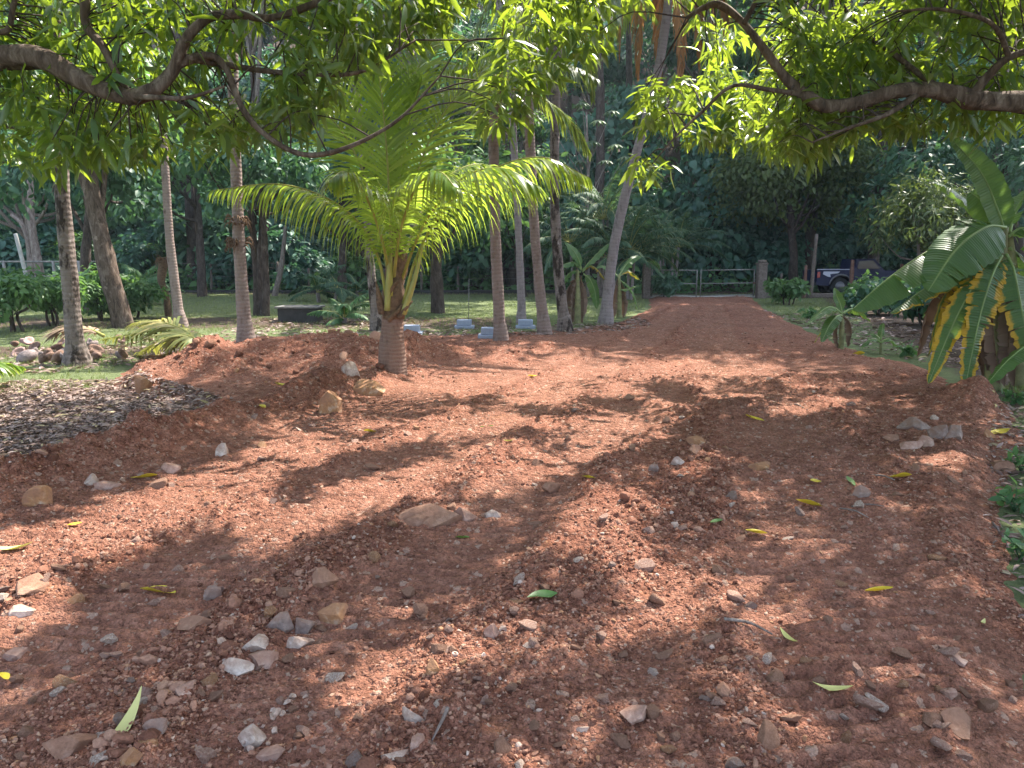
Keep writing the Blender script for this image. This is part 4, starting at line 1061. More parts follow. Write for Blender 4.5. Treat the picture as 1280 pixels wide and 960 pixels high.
litter(1600, [G(*p) for p in [(950, 392), (1080, 392), (1180, 420), (1290, 420), (1290, 470), (1180, 455), (1080, 436), (1000, 404)]], 34, .16, 'leaf_litter', 'brown leaves under the right fence and banana plants')
litter(1500, [G(*p) for p in [(480, 413), (620, 408), (800, 400), (815, 412), (760, 418), (640, 424), (500, 420)]], 35, .15, 'leaf_litter', 'pinkish dry scraps along the far edge of the soil')

# ------------------------------------------------------------------ banana plants
def banana_mat(name, green, green2, yel, trans):
    m, nt, n, b = new_mat(name)
    v = ocoord(nt); al = attr(nt, 'along'); e = attr(nt, 'edge'); y = attr(nt, 'yel')
    nz = noise(nt, 9, 4, v, .6)
    wv = mth(nt, 'SINE', mth(nt, 'MULTIPLY', al, 190.))
    g = mixc(nt, mth(nt, 'ADD', mth(nt, 'MULTIPLY', wv, .07), nz), green, green2)
    ye = mixc(nt, nz, yel, tuple(.7*q for q in yel))
    k = mth(nt, 'ADD', mth(nt, 'ADD', e, mth(nt, 'MULTIPLY', mth(nt, 'SUBTRACT', nz, .5), .8)), mth(nt, 'SUBTRACT', y, .66))
    c = mixc(nt, ramp(nt, k, [(.40, (0, 0, 0)), (.55, (1, 1, 1))]), g, ye)
    c = mixc(nt, ramp(nt, k, [(.93, (0, 0, 0)), (1., (1, 1, 1))]), c, (.16, .08, .04))
    c = mixc(nt, ramp(nt, e, [(.03, (1, 1, 1)), (.07, (0, 0, 0))]), c, (.22, .30, .10))
    nt.links.new(c, b.inputs['Base Color']); b.inputs['Roughness'].default_value = .38; b.inputs['Specular IOR Level'].default_value = .5
    t = nt.nodes.new('ShaderNodeBsdfTranslucent'); nt.links.new(mixc(nt, .5, c, trans), t.inputs['Color'])
    mx = nt.nodes.new('ShaderNodeMixShader'); mx.inputs[0].default_value = .33
    nt.links.new(b.outputs[0], mx.inputs[1]); nt.links.new(t.outputs[0], mx.inputs[2]); nt.links.new(mx.outputs[0], n['Material Output'].inputs['Surface'])
    bump(nt, b, wv, .004, .6); return m
M_ban = banana_mat('banana leaf', (.045, .115, .035), (.085, .175, .05), (.70, .40, .03), (.35, .55, .08))
M_ban_dead = leafmat('dead banana leaf', [(0, (.10, .065, .05)), (.5, (.20, .135, .105)), (1, (.30, .22, .17))], (.25, .14, .07), .2, .8, .15)
M_midrib = solid('banana midrib', (.22, .30, .11), .45, .2, 4)
M_stem = solid('banana stem', (.20, .20, .09), .55, .45, 7, bmp=.006)
def banana_blade(pts, w, side=None, fold=-20, tears=8, yel=0., seed=0, droop=.10, start=.10, ragged=.02):
    r = np.random.default_rng(seed); n = 64; p = catmull(pts, n); T = norm(np.gradient(p, axis=0))
    if side is None: side = np.cross(p[-1]-p[0], [0, 0, 1.])
    side = np.asarray(side, float); S = norm(side[None]-T*(T@side)[:, None]); N = np.cross(S, T)
    if N[:, 2].mean() < 0: N = -N
    al = np.concatenate([[0], np.cumsum(np.linalg.norm(np.diff(p, axis=0), axis=1))])
    u = (np.linspace(0, 1, n)-start)/(1-start)
    W = w*np.clip(np.sin(np.pi*np.clip(u, 0, 1)**.82), 0, 1)**.55
    i0 = int(start*n)+1; cols = np.array([0, .12, .4, .7, 1.]); gs = []
    for sg in (1, -1):
        cuts = sorted(set([i0, n-1]+list(r.integers(i0+2, n-2, tears)))); 
        for a, b in zip(cuts[:-1], cuts[1:]):
            idx = np.arange(a, b+1); m = len(idx)
            ang = R_(fold+(r.normal(0, 9) if tears else 0)); dr = droop*(1+(r.normal(0, .6) if tears else 0)); fan = r.normal(0, .05)*(tears > 0)
            tear_w = .02*w*(tears > 0)
            f = np.linspace(-1, 1, m)
            V, E, A = [], [], []
            for c in cols:
                ww = W[idx]*(1+ragged*r.normal(size=m)*(c == 1))
                q = p[idx]+S[idx]*(sg*math.cos(ang)*ww*c)[:, None]+N[idx]*(math.sin(ang)*ww*c)[:, None]+np.array([0, 0, -1.])*(dr*ww*c*c)[:, None]+T[idx]*((fan*ww*c)-tear_w*f*c)[:, None]
                q = q+N[idx]*(.010*np.sin(al[idx]*38+sg)*c)[:, None]
                V.append(q); E.append(np.full(m, c)); A.append(al[idx])
            V = np.stack(V, 1).reshape(-1, 3); F = grid_faces(m, 5)
            gs.append((V, F, {'edge': np.stack(E, 1).ravel(), 'along': np.stack(A, 1).ravel(), 'yel': np.full(m*5, yel), 'rnd': np.clip(np.stack(E, 1).ravel()*.5+r.random()*.5, 0, 1)}))
    return merge(gs), tube(p, [.022, .015, .009, .006, .003], 6, 40)
def add_banana_leaf(t, pts, w, mat=None, name='leaf', **k):
    bl, rib = banana_blade(pts, w, **k)
    o = part(name, bl, mat or M_ban, t); part('midrib', rib, M_midrib if mat is None else M_fiber, o); return o
bb = on_ground(1246, 486); D = bb[1]
t = thing('banana_plant', bb, 'large banana plant at the right edge with yellowing ragged lower leaves', 'banana plant')
Q = lambda x, y, d=0.: P(x, y, D+d)
part('stem', tube([bb-[0, 0, .15], Q(1243, 440), Q(1247, 380), Q(1251, 320), Q(1257, 284)], [.12, .10, .085, .065, .035], 14, 24, .12, 3), M_stem, t)
part('stem', tube([Q(1275, 492, .2), Q(1270, 400, .2), Q(1264, 320, .15), Q(1262, 290, .1)], [.10, .08, .05, .03], 12, 18, .12, 4), M_stem, t)
for i, (pts, w, kw) in enumerate([
  ([(1256, 292, 0), (1247, 262, -.05), (1226, 215, 0), (1188, 172, .1)], .20, dict(side=(.85, .1, .5), fold=14, tears=0, droop=0, start=.04)),
  ([(1258, 300, .1), (1240, 268, .15), (1226, 250, .2), (1212, 240, .3)], .20, dict(side=(.7, -.3, .6), fold=10, tears=0, droop=0)),
  ([(1254, 298, .2), (1222, 262, .5), (1190, 236, .7), (1157, 222, .8)], .17, dict(fold=-15, tears=3)),
  ([(1256, 290, 0), (1208, 290, -.1), (1150, 320, -.25), (1105, 352, -.4), (1064, 388, -.5)], .33, dict(fold=-38, tears=6, droop=.25)),
  ([(1257, 284, -.1), (1232, 284, -.35), (1195, 312, -.55), (1160, 364, -.65)], .34, dict(side=(.62, -.55, -.55), fold=-14, tears=4, droop=.2)),
  ([(1252, 312, 0), (1205, 335, .1), (1160, 358, .15), (1112, 392, .1)], .20, dict(fold=-40, tears=6, yel=.25, droop=.2)),
  ([(1250, 322, -.1), (1225, 345, -.3), (1194, 400, -.4), (1160, 480, -.4)], .165, dict(side=(.92, -.2, .3), fold=-12, tears=16, yel=.48, ragged=.08)),
  ([(1252, 320, -.15), (1240, 345, -.4), (1224, 400, -.5), (1206, 486, -.5)], .20, dict(side=(1, .1, .1), fold=-8, tears=18, yel=.45, ragged=.08)),
  ([(1248, 330, .1), (1208, 340, .2), (1178, 375, .25), (1160, 445, .25)], .13, dict(side=(.9, .3, .1), fold=-30, tears=16, yel=.95, ragged=.10)),
  ([(1258, 318, -.1), (1268, 340, -.3), (1278, 390, -.4), (1290, 455, -.4)], .26, dict(side=(1, .2, 0), fold=-10, tears=14, yel=.42, ragged=.08)),
  ([(1260, 296, 0), (1280, 285, 0), (1310, 300, 0), (1345, 345, 0)], .28, dict(fold=-25, tears=5)),
  ([(1262, 290, 0), (1270, 262, .1), (1290, 235, .2), (1320, 215, .3)], .22, dict(side=(.5, -.5, .7), fold=10, tears=2)),
  ([(1262, 310, .1), (1285, 330, .2), (1310, 372, .3), (1335, 430, .3)], .28, dict(fold=-25, tears=10, yel=.3)),
  ([(1300, 420, -.6), (1282, 432, -.7), (1258, 452, -.8), (1232, 482, -.85)], .13, dict(fold=-20, tears=0)),
  ]):
    add_banana_leaf(t, [Q(*q) for q in pts], w, seed=300+i, **kw)
for i, (pts, w) in enumerate([([(1248, 335, .05), (1236, 370, 0), (1234, 420, -.05), (1240, 470, -.05)], .12), ([(1252, 340, .1), (1255, 385, .05), (1252, 430, 0), (1248, 478, 0)], .13),
        ([(1246, 330, .2), (1190, 350, .35), (1160, 385, .45), (1146, 446, .5)], .14), ([(1262, 360, .1), (1268, 400, .1), (1270, 440, .05), (1268, 484, .05)], .14), ([(1246, 350, -.15), (1240, 390, -.2), (1244, 440, -.2), (1250, 480, -.15)], .11), ([(1254, 345, -.2), (1262, 390, -.25), (1260, 440, -.2), (1256, 484, -.2)], .12), ([(1244, 345, .1), (1226, 380, .1), (1222, 430, .1), (1228, 474, .1)], .10), ([(1246, 335, .2), (1205, 350, .4), (1180, 380, .5), (1166, 440, .5)], .10)]):
    add_banana_leaf(t, [Q(*q) for q in pts], w, M_ban_dead, 'dead_leaf', seed=340+i, side=(1, .3, 0), fold=-45, tears=9, ragged=.1)
def small_banana(label, px, py, leaves, sr=.05, top=40, name='banana_plant', dead=()):
    b = on_ground(px, py); D = b[1]; t = thing(name, b, label, 'banana plant')
    part('stem', tube([b-[0, 0, .1], P(px, py-top*.5, D), P(px, py-top, D)], [sr, sr*.8, sr*.4], 10, 10, .15), M_stem, t)
    for i, (pts, w, kw) in enumerate(leaves):
        add_banana_leaf(t, [P(q[0], q[1], D+(q[2] if len(q) > 2 else 0)) for q in pts], w, seed=int(px)+i, **kw)
    for i, (pts, w) in enumerate(dead):
        add_banana_leaf(t, [P(q[0], q[1], D+(q[2] if len(q) > 2 else 0)) for q in pts], w, M_ban_dead, 'dead_leaf', seed=int(px)+50+i, side=(1, .3, 0), fold=-40, tears=6, ragged=.1)
small_banana('small banana plant with one browned leaf on the right of the road', 1052, 436, [
  ([(1052, 392), (1040, 384, -.1), (1028, 388, -.2), (1010, 404, -.3)], .13, dict(tears=2)),
  ([(1052, 394), (1045, 396, -.2), (1036, 408, -.3), (1027, 428, -.4)], .12, dict(side=(.8, -.4, -.3), tears=2)),
  ([(1052, 392), (1050, 380), (1046, 370), (1043, 360)], .10, dict(side=(1, .2, 0), fold=15, tears=0)),
  ([(1052, 398), (1040, 402), (1028, 412), (1018, 428)], .05, dict(tears=5, yel=.9)),
  ([(1054, 392), (1064, 386, .1), (1076, 390, .2), (1088, 402, .3)], .12, dict(tears=2, yel=.2))], .055, 44,
  dead=[([(1054, 396), (1062, 404), (1064, 418), (1060, 434)], .10), ([(1050, 398), (1046, 410), (1046, 424), (1048, 436)], .07)])
small_banana('knee-high banana sucker between the small banana plant and the large one', 1101, 443, [
  ([(1101, 424), (1102, 416), (1103, 410), (1104, 404)], .07, dict(side=(1, .2, 0), fold=15, tears=0)),
  ([(1101, 428), (1092, 424), (1084, 427), (1076, 436)], .07, dict(tears=1)), ([(1101, 428), (1110, 424), (1118, 428), (1124, 436)], .07, dict(tears=1)),
  ([(1101, 426), (1096, 420, .1), (1090, 417, .2), (1082, 418, .3)], .06, dict(tears=0))], .03, 20)
small_banana('banana plant with a dry leaf skirt left of the leaning palm trunk', 722, 405, [
  ([(727, 338), (718, 328), (706, 330), (694, 338)], .15, dict(tears=3)), ([(727, 336), (722, 322), (714, 310), (706, 302)], .15, dict(side=(.8, .4, -.4), fold=10, tears=1)),
  ([(728, 338), (738, 326), (750, 314), (762, 304)], .16, dict(side=(.5, .5, .7), tears=2)), ([(728, 340), (738, 332), (748, 338), (758, 352)], .13, dict(tears=6, yel=.95)),
  ([(726, 340), (714, 340), (704, 352), (698, 372)], .15, dict(tears=5)), ([(729, 342), (738, 350), (744, 366), (746, 386)], .14, dict(side=(1, .2, 0), tears=6))], .09, 68,
  dead=[([(724, 345), (712, 358), (708, 378), (706, 402)], .18), ([(726, 345), (728, 362), (730, 382), (728, 404)], .18), ([(722, 348), (718, 366), (716, 386), (714, 404)], .15)])
small_banana('banana plant half hidden behind the foot of the leaning palm trunk', 774, 397, [
  ([(774, 344), (782, 332, .2), (790, 324, .3), (802, 320, .4)], .13, dict(side=(.4, .5, .7), tears=2)), ([(774, 346), (784, 338, .2), (792, 342, .3), (800, 350, .4)], .12, dict(tears=6, yel=.75)),
  ([(773, 346), (762, 336, .2), (752, 332, .3), (744, 336, .4)], .13, dict(tears=2)), ([(774, 350), (786, 358), (794, 372), (797, 388)], .10, dict(tears=3)),
  ([(774, 362), (784, 362, -.2), (792, 358, -.3), (800, 357, -.4)], .09, dict(tears=1))], .08, 54,
  dead=[([(772, 350), (768, 366), (766, 382), (766, 398)], .16), ([(775, 350), (780, 364), (781, 380), (780, 398)], .14)])

# ------------------------------------------------------------------ gate, fences, parked vehicle
def bar(a, b, r, sides=8): return tube([a, b], [r, r], sides, 3)
GY = 31.6
def gx(px, y, Y=GY): return P(px, y, Y)
def up(px, z, Y=GY): p = P(px, 323, Y); p[2] = z+gz(p[0], Y); return p
for lab, a, b in (('left leaf of the tubular metal farm gate', 816, 872), ('right leaf of the tubular metal farm gate, hung on the square post', 877, 944)):
    t = thing('farm_gate', up((a+b)/2, 0.05), lab, 'gate', 'two-leaf farm gate')
    for z in (1.16, .62, .14): part('rail', bar(up(a, z), up(b, z), .020), M_pipe, t)
    for q in (a, b): part('upright', bar(up(q, .08), up(q, 1.19), .024), M_pipe, t)
    msh = [bar(up(q, .14), up(q, 1.16), .006, 5) for q in np.linspace(a, b, 22)[1:-1]]
    part('hinge_strap', box(*(up(a if a < 850 else b, .62)+[0, -.04, 0]), .10, .02, .06, .005), M_rustpost, t, False)
t = thing('gate_post', up(953, 0), 'stout square weathered gate post with a pointed cap', 'post')
part('shaft', box(*up(953, .70), .36, .36, 1.46, .02), M_wood, t, False)
part('cap', box(*up(953, 1.49), .30, .30, .12, .05), M_wood, t, False); part('collar', box(*up(953, 1.40), .42, .42, .06, .015), M_wood, t, False)
t = thing('gate_post', up(809, 0), 'gate post at the left end of the gate half lost in palm leaves', 'post')
part('shaft', box(*up(809, .66), .32, .32, 1.4, .02), M_wood, t, False); part('cap', box(*up(809, 1.40), .38, .38, .08, .02), M_wood, t, False)
o = part_top('concrete_sill', box(*up(880, .02, 32.0), 4.6, .45, .16, .02), M_conc, False); tag(o, 'low concrete sill across the driveway beneath the gate', 'sill')
FY = 31.8
def post(lab, px, h, m, wdt=.11, lean=0, name='fence_post'):
    a = up(px, -.1, FY); b = up(px+lean, h, FY)
    return tag(part_top(name, tube([a, (a+b)/2, b], [wdt*.55, wdt*.5, wdt*.45], 7, 8, .2, int(px)), m), lab, 'post')
post('thin brown fence post at the rear of the parked vehicle', 1008, 1.35, M_rustpost, .13)
post('tall grey dead pole beside the rear of the parked vehicle', 1016, 2.6, M_wood, .14, 3, 'dead_pole')
post('rusty fence post in front of the parked vehicle wheel', 1066, 1.55, M_rustpost, .17)
post('fence post at the nose of the parked vehicle', 1128, 1.4, M_rustpost, .14)
post('dark fence post far right behind the banana leaves', 1195, 1.4, M_wood, .14)
post('weathered fence post beside the gate post', 978, 1.0, M_wood, .11)
o = part_top('fence_beam', box(*((up(962, .10, FY)+up(1230, .10, FY))/2+[0, .16, 0]), 9.0, .14, .20, .03), M_wood, False); tag(o, 'long low timber beam at the bottom of the right fence', 'beam')
M_paint = solid('dark blue car paint', (.007, .011, .050), .45, .2, 3, spec=.3); M_tyre = solid('tyre rubber', (.022, .022, .024), .85, .3, 20)
M_black = solid('black trim', (.012, .012, .014), .5, .2, 9); M_rim = solid('steel rim', (.15, .15, .17), .4, .15, 9, .6); M_stripe = solid('pale side graphic', (.52, .54, .66), .5, .12, 30)
M_red = solid('red lamp lens', (.32, .02, .02), .2, .1, 9, spec=.6); M_glass = solid('dark window glass', (.02, .03, .035), .08, .1, 3, spec=.8)
TY = 34.2; t0 = P(1019, 372, TY); tx, tz = t0[0], gz(t0[0], TY)
t = thing('pickup_truck', [tx+2.2, TY+.8, tz], 'dark blue pickup with pale side graphics parked behind the right fence', 'pickup')
def prism(prof, y0, y1):
    n = len(prof); V = [[tx+x, y0, tz+z] for x, z in prof]+[[tx+x, y1, tz+z] for x, z in prof]
    Fs = [[np.array([[i, (i+1) % n, n+(i+1) % n, n+i] for i in range(n)])], ]
    F = [np.array([[i, (i+1) % n, n+(i+1) % n, n+i] for i in range(n)]), np.array([list(range(n))[::-1]]), np.array([list(range(n, 2*n))])]
    return np.array(V), F
def arc(cx, r, a0, a1, n=10): return [(cx+r*math.cos(a), .40+r*math.sin(a)) for a in np.linspace(R_(a0), R_(a1), n)]
w1, w2 = 1.08, 3.55
part('body', prism([(0, .45), (.03, 1.10), (1.62, 1.12), (3.05, 1.10), (4.25, 1.02), (4.35, .8), (4.35, .42)]+arc(w2, .48, 2, 178)+[(2.9, .38), (1.6, .38)]+arc(w1, .48, 2, 178), TY, TY+1.65), M_paint, t, False)
part('cab', prism([(1.66, 1.105), (1.74, 1.58), (2.55, 1.60), (3.02, 1.09)], TY+.08, TY+1.57), M_paint, t, False)
part('side_window', prism([(1.80, 1.16), (1.86, 1.50), (2.48, 1.52), (2.82, 1.16)], TY+.055, TY+.075), M_glass, t, False)
part('bed_rail', box(tx+.83, TY+.03, tz+1.135, 1.62, .07, .035, .01), M_stripe, t, False)
part('side_graphic', prism([(.27, .93), (.30, 1.045), (1.02, 1.045), (.94, .97), (.6, .93), (.62, .80), (.5, .82)], TY-.006, TY-.002), M_stripe, t, False)
part('tail_light', box(tx+.09, TY-.01, tz+.90, .13, .03, .26, .008), M_red, t, False); part('bumper', box(tx-.05, TY+.8, tz+.5, .14, 1.6, .16, .03), M_black, t, False)
for c in (w1, w2):
    fl = np.array([[tx+q[0], TY-.01, tz+q[1]] for q in arc(c, .50, 8, 172, 14)])
    part('fender_flare', tube(fl, [.035, .045, .035], 8, 26), M_rim, t)
    for yy_ in (TY+.16, TY+1.5):
        wheel = part('wheel', tube([[tx+c, yy_-.11, tz+.40], [tx+c, yy_-.06, tz+.40], [tx+c, yy_+.06, tz+.40], [tx+c, yy_+.11, tz+.40]], [.35, .41, .41, .35], 26, 9), M_tyre, t)
        part('rim', tube([[tx+c, yy_-.125, tz+.40], [tx+c, yy_-.05, tz+.40]], [.20, .25], 20, 4), M_rim, wheel)
# back fence of posts and wire
t = thing('wire_fence', gp(430, 36.6), 'wire fence on thin wooden posts along the back of the lawn', 'fence')
fp = [215, 262, 300, 345, 385, 432, 478, 526, 572, 616, 668, 720, 770]; r = np.random.default_rng(9); tops = []
for q in fp:
    a = gp(q, 36.6); h = r.uniform(1.15, 1.5); b2 = a+[r.uniform(-.06, .06), 0, h]; tops.append((a, b2))
    part('post', tube([a-[0, 0, .2], (a+b2)/2, b2], [.065, .06, .05], 7, 8, .2, q), M_wood, t)
for f in (.3, .55, .8, .95):
    part('wire', tube([a+(b2-a)*f+[0, -.06, 0] for a, b2 in tops], [.007]*len(tops), 5, 50), M_wire, t)
o = part_top('fence_kerb', box(*(gp(490, 36.4)+[0, 0, .04]), 22, .16, .2, .03), M_trough, False); tag(o, 'low dark kerb along the foot of the back wire fence', 'kerb')
t = thing('pipe_fence', gp(40, 26.5), 'grey pipe fence behind the hedge at far left', 'fence')
tp = [gp(q, 26.5) for q in (-60, 4, 66, 98, 132)]
for a in tp: part('post', bar(a-[0, 0, .1], a+[0, 0, 1.52], .05), M_pipe, t)
for z_ in (.5, 1.0, 1.5): part('rail', bar(tp[0]+[0, 0, z_], tp[-1]+[0, 0, z_], .03), M_pipe, t)

# ------------------------------------------------------------------ things on the lawn and soil
b = on_ground(372, 403); D = b[1]
t = thing('cement_trough', b, 'dark rectangular cement trough with an overhanging rim under the trees', 'trough')
part('body', box(b[0], b[1]+.3, b[2]+.17, 1.00, .6, .36, .02), M_trough, t, False)
for q in ((0, 0, 1.12, .09), (0, .6, 1.12, .09)): part('rim', box(b[0]+q[0], b[1]+q[1], b[2]+.375, q[2], q[3], .05, .01), M_trough_rim, t, False)
for q in (-.515, .515): part('rim', box(b[0]+q, b[1]+.3, b[2]+.374, .09, .505, .048, .01), M_trough_rim, t, False)
for px, py, lab in ((514, 419, 'pale concrete footing block just right of the young palm trunk'), (580, 411, 'pale concrete footing block with a thin steel rod standing in it'),
                    (612, 423, 'pale concrete footing block touching the reddish palm trunk'), (657, 411, 'pale concrete footing block between the two palm trunks further right')):
    b = on_ground(px, py); k = 1.0
    t = thing('footing_block', b, lab, 'concrete block')
    part('base', box(b[0], b[1]+.15, b[2]+.03, .46, .34, .07, .008), M_block, t, False); part('block', box(b[0], b[1]+.15, b[2]+.135, .34, .24, .138, .012), M_block, t, False)
    if px == 580: part('rod', bar(b+[.10, .15, .15], b+[.12, .15, 1.15], .008, 6), M_wire, t)
# rocks
import bmesh
bm = bmesh.new(); bmesh.ops.create_icosphere(bm, subdivisions=4, radius=1); bm.verts.ensure_lookup_table()
IV = np.array([v.co[:] for v in bm.verts]); IF = np.array([[v.index for v in f.verts] for f in bm.faces]); bm.free()
bm = bmesh.new(); bmesh.ops.create_icosphere(bm, subdivisions=2, radius=1); bm.verts.ensure_lookup_table()
JV = np.array([v.co[:] for v in bm.verts]); JF = np.array([[v.index for v in f.verts] for f in bm.faces]); bm.free()
def rock_verts(seed, V=IV, cuts=13, lo=.45, hi=.82, rough=.04):
    r = np.random.default_rng(seed); v = V.copy()
    for k in range(cuts):
        n = norm(r.normal(size=3)); d = r.uniform(lo, hi); q = v@n-d; v = v-np.outer(np.clip(q, 0, None), n)
    if rough: v = v*(1+rough*2*fbm(v[:, 0]*3+seed, v[:, 1]*3+v[:, 2]*2.3, seed, 4))[:, None]
    return v
ROCKS = [  # px, py (foot), width px, depth/width, height/width, turn, kind, label
 (545, 655, 70, .55, .36, .35, 'brown', 'largest brown rock in the middle of the road'),
 (580, 652, 26, .8, 1.0, .2, 'pink', 'pale pink rock leaning against the right end of the largest brown rock'),
 (518, 657, 30, .8, .7, .9, 'brown', 'low rust brown rock at the left end of the largest brown rock'),
 (415, 783, 32, .8, 1.0, .3, 'orange', 'squarish rock with an orange face and a white face'),
 (378, 783, 24, .8, 1.1, 1.2, 'grey', 'grey upright stone just left of the orange and white rock'),
 (350, 787, 34, .7, .7, .2, 'grey', 'dark grey angular stone beside the grey upright stone'),
 (320, 811, 32, .7, .75, .5, 'white', 'chalky stone above the pair of flat pale stones'),
 (293, 842, 40, .7, .55, .1, 'white', 'flat chalky stone at the left of the row of stones'),
 (327, 834, 38, .6, .6, .2, 'pink', 'flat pinkish stone next to the flat chalky stone'),
 (372, 814, 30, .5, .7, .6, 'white', 'tilted pale slab of stone in the row of stones'),
 (400, 732, 30, .8, .7, .2, 'brown', 'rounded brown stone behind the row of stones'),
 (240, 788, 34, .8, .6, .8, 'brown', 'brown stone left of the row of stones'),
 (262, 750, 22, .8, .8, .3, 'grey', 'grey chip of stone near the yellow leaf on the left'),
 (78, 946, 52, .8, .6, .4, 'brown', 'big smooth brown rock at the bottom left corner'),
 (160, 957, 32, .7, .8, .6, 'orange', 'cream and orange stone at the bottom edge below the curled leaf'),
 (192, 918, 26, .8, .8, .1, 'grey', 'dark grey stone right of the curled leaf'),
 (318, 932, 34, .8, .75, .7, 'white', 'biggest chalky stone among the white chips'),
 (335, 952, 40, .7, .5, .2, 'pink', 'pinkish stone at the bottom edge by the white chips'),
 (230, 868, 30, .6, .5, 1.0, 'pink', 'long pinkish stone above the bottom left pebbles'),
 (540, 843, 22, .8, 1.0, .2, 'orange', 'small ochre cube-like stone in the middle foreground'),
 (614, 798, 22, .8, .8, .4, 'pink', 'mauve pebble with a white chip at its right'),
 (628, 790, 12, .5, 1.0, .4, 'white', 'white chip leaning on the mauve pebble'),
 (512, 905, 30, .7, .7, .3, 'white', 'broken stone with a bright white corner in the foreground'),
 (492, 951, 32, .5, .5, .3, 'white', 'white splinter of stone at the bottom edge'),
 (520, 938, 24, .8, .6, .9, 'pink', 'pink stone above the white splinter at the bottom edge'),
 (410, 516, 34, .7, .9, .4, 'orange', 'orange and white boulder on the soil ridge left of the palm'),
 (437, 482, 20, .7, 1.0, .4, 'white', 'pale stone on the ridge between the boulder and the palm'),
 (462, 484, 32, .8, .7, .2, 'orange', 'orange brown stone on the ridge at the palm foot'),
 (44, 598, 27, .8, .9, .5, 'orange', 'ochre lump of clay on the ridge at the left edge'),
 (1150, 538, 34, .7, .45, .3, 'grey', 'grey rock in the heap on the right side of the road'),
 (1178, 548, 28, .8, .8, .9, 'grey', 'jagged grey rock at the right of the roadside heap'),
 (1138, 562, 26, .7, .6, .2, 'pink', 'pinkish stone at the front of the roadside heap'),
 (1160, 556, 22, .8, .7, .7, 'pink', 'small pink stone in the front of the roadside heap'),
 (1116, 548, 20, .8, .6, .2, 'brown', 'brown stone at the left of the roadside heap'),
 (1196, 548, 26, .8, .9, .1, 'grey', 'blocky grey stone right of the roadside heap'),
 (1236, 547, 15, .6, 1.2, .5, 'orange', 'upright orange stone under the banana plant'),
 (955, 585, 26, .8, .7, .3, 'orange', 'orange stone in the dark soil right of centre'),
 (874, 556, 22, .8, .7, .3, 'orange', 'rusty stone on the dark ridge'),
 (868, 567, 18, .8, .7, .8, 'brown', 'brown stone below the rusty stone on the dark ridge'),
 (850, 582, 16, .8, .7, .8, 'white', 'pale stone at the front of the dark ridge'),
 (820, 590, 14, .8, .8, .8, 'grey', 'bluish grey stone at the front of the dark ridge'),
 (1204, 920, 44, .8, .65, .5, 'brown', 'big rounded reddish rock at the bottom right'),
 (1187, 873, 22, .8, .8, .4, 'pink', 'pink stone above the big rounded reddish rock'),
 (1198, 830, 18, 2.4, .7, .25, 'pink', 'long finger-like pink stone on the right'),
 (1080, 626, 20, .8, .7, .4, 'grey', 'grey pebble near the yellow leaf on the right'),
 (1255, 590, 36, .8, .5, .7, 'brown', 'half buried rock at the right edge of the road'),
 (617, 648, 22, .7, .6, .5, 'white', 'pale stone right of the largest brown rock'),
 (690, 615, 20, .7, .7, .5, 'brown', 'brown stone on the sunlit side of the road'),
 (130, 608, 24, .7, .7, .5, 'pink', 'pink stone on the left ridge slope'),
 (112, 598, 16, .7, .9, .5, 'white', 'whitish stone on the left ridge'),
 (275, 548, 18, .5, .9, .8, 'white', 'leaning white stone near the top of the left ridge'),
 (215, 590, 20, .7, .7, .5, 'pink', 'pink stone below the leaning white stone'),
 (905, 870, 20, .8, .8, .5, 'brown', 'brown stone in the tyre track foreground'),
 (795, 900, 32, .8, .7, .5, 'pink', 'dusty pink rock in the lower middle'),
 (728, 915, 16, .5, .6, .2, 'white', 'white-tipped stone in the lower middle'),
 (20, 770, 36, .8, .5, .2, 'white', 'whitish stone at the left edge of the road'),
 (30, 740, 40, .8, .5, .6, 'brown', 'brown stone at the left edge of the road'),
 (15, 820, 30, .8, .7, .6, 'pink', 'pinkish stone low at the left edge of the road')]
for i, (px, py, wp, dr, hr, rz, kd, lab) in enumerate(ROCKS):
    g = on_ground(px, py); wd = wp*1.15*g[1]/960*1.03
    v = rock_verts(500+i, IV, 15, .40, .72)*[wd*.5, wd*.5*dr, wd*.5*hr]/np.array([.72, .72, .66])
    c_, s_ = math.cos(rz), math.sin(rz); v = v@np.array([[c_, s_, 0], [-s_, c_, 0], [0, 0, 1]])
    o = obj('rock', mesh('rock', v, IF, M_rock[kd], None, False), None, [float(g[0]), float(g[1]+wd*dr*.3), float(g[2]+wd*hr*.12)])
    tag(o, lab, 'rock', 'rocks on the dirt road')
r = np.random.default_rng(44)
for i in range(16):   # spill of white chips
    px, py = 372-68*i/16+r.normal(0, 7), 872+62*i/16+r.normal(0, 6); g = on_ground(px, py); wd = r.uniform(.018, .042)
    v = rock_verts(600+i, JV, 9, .4, .75)*[wd*.6, wd*.45, wd*.35]
    o = obj('stone_chip', mesh('stone_chip', v, JF, M_rock['white'], None, False), None, [float(g[0]), float(g[1]), float(g[2]+wd*.2)]); o.rotation_euler = (r.normal(0, .3), r.normal(0, .3), r.uniform(0, 6))
    tag(o, 'small white chip in the trail of broken white stone at lower left', 'stone chip', 'white stone chips')
SM = {k: [mesh('stone', rock_verts(700+i*7+j, JV if j else IV, 12, .42, .75)*[1, .8, .62], JF if j else IF, M_rock[k], None, False) for i in range(3) for j in (0,)] for j, k in enumerate(M_rock)}
words_ = {'brown': 'small brown stone half sunk in the loose red soil', 'pink': 'small pinkish stone half sunk in the loose red soil', 'orange': 'small rust orange stone half sunk in the loose red soil',
          'white': 'small pale stone half sunk in the loose red soil', 'grey': 'small grey stone half sunk in the loose red soil'}
cnt = 0
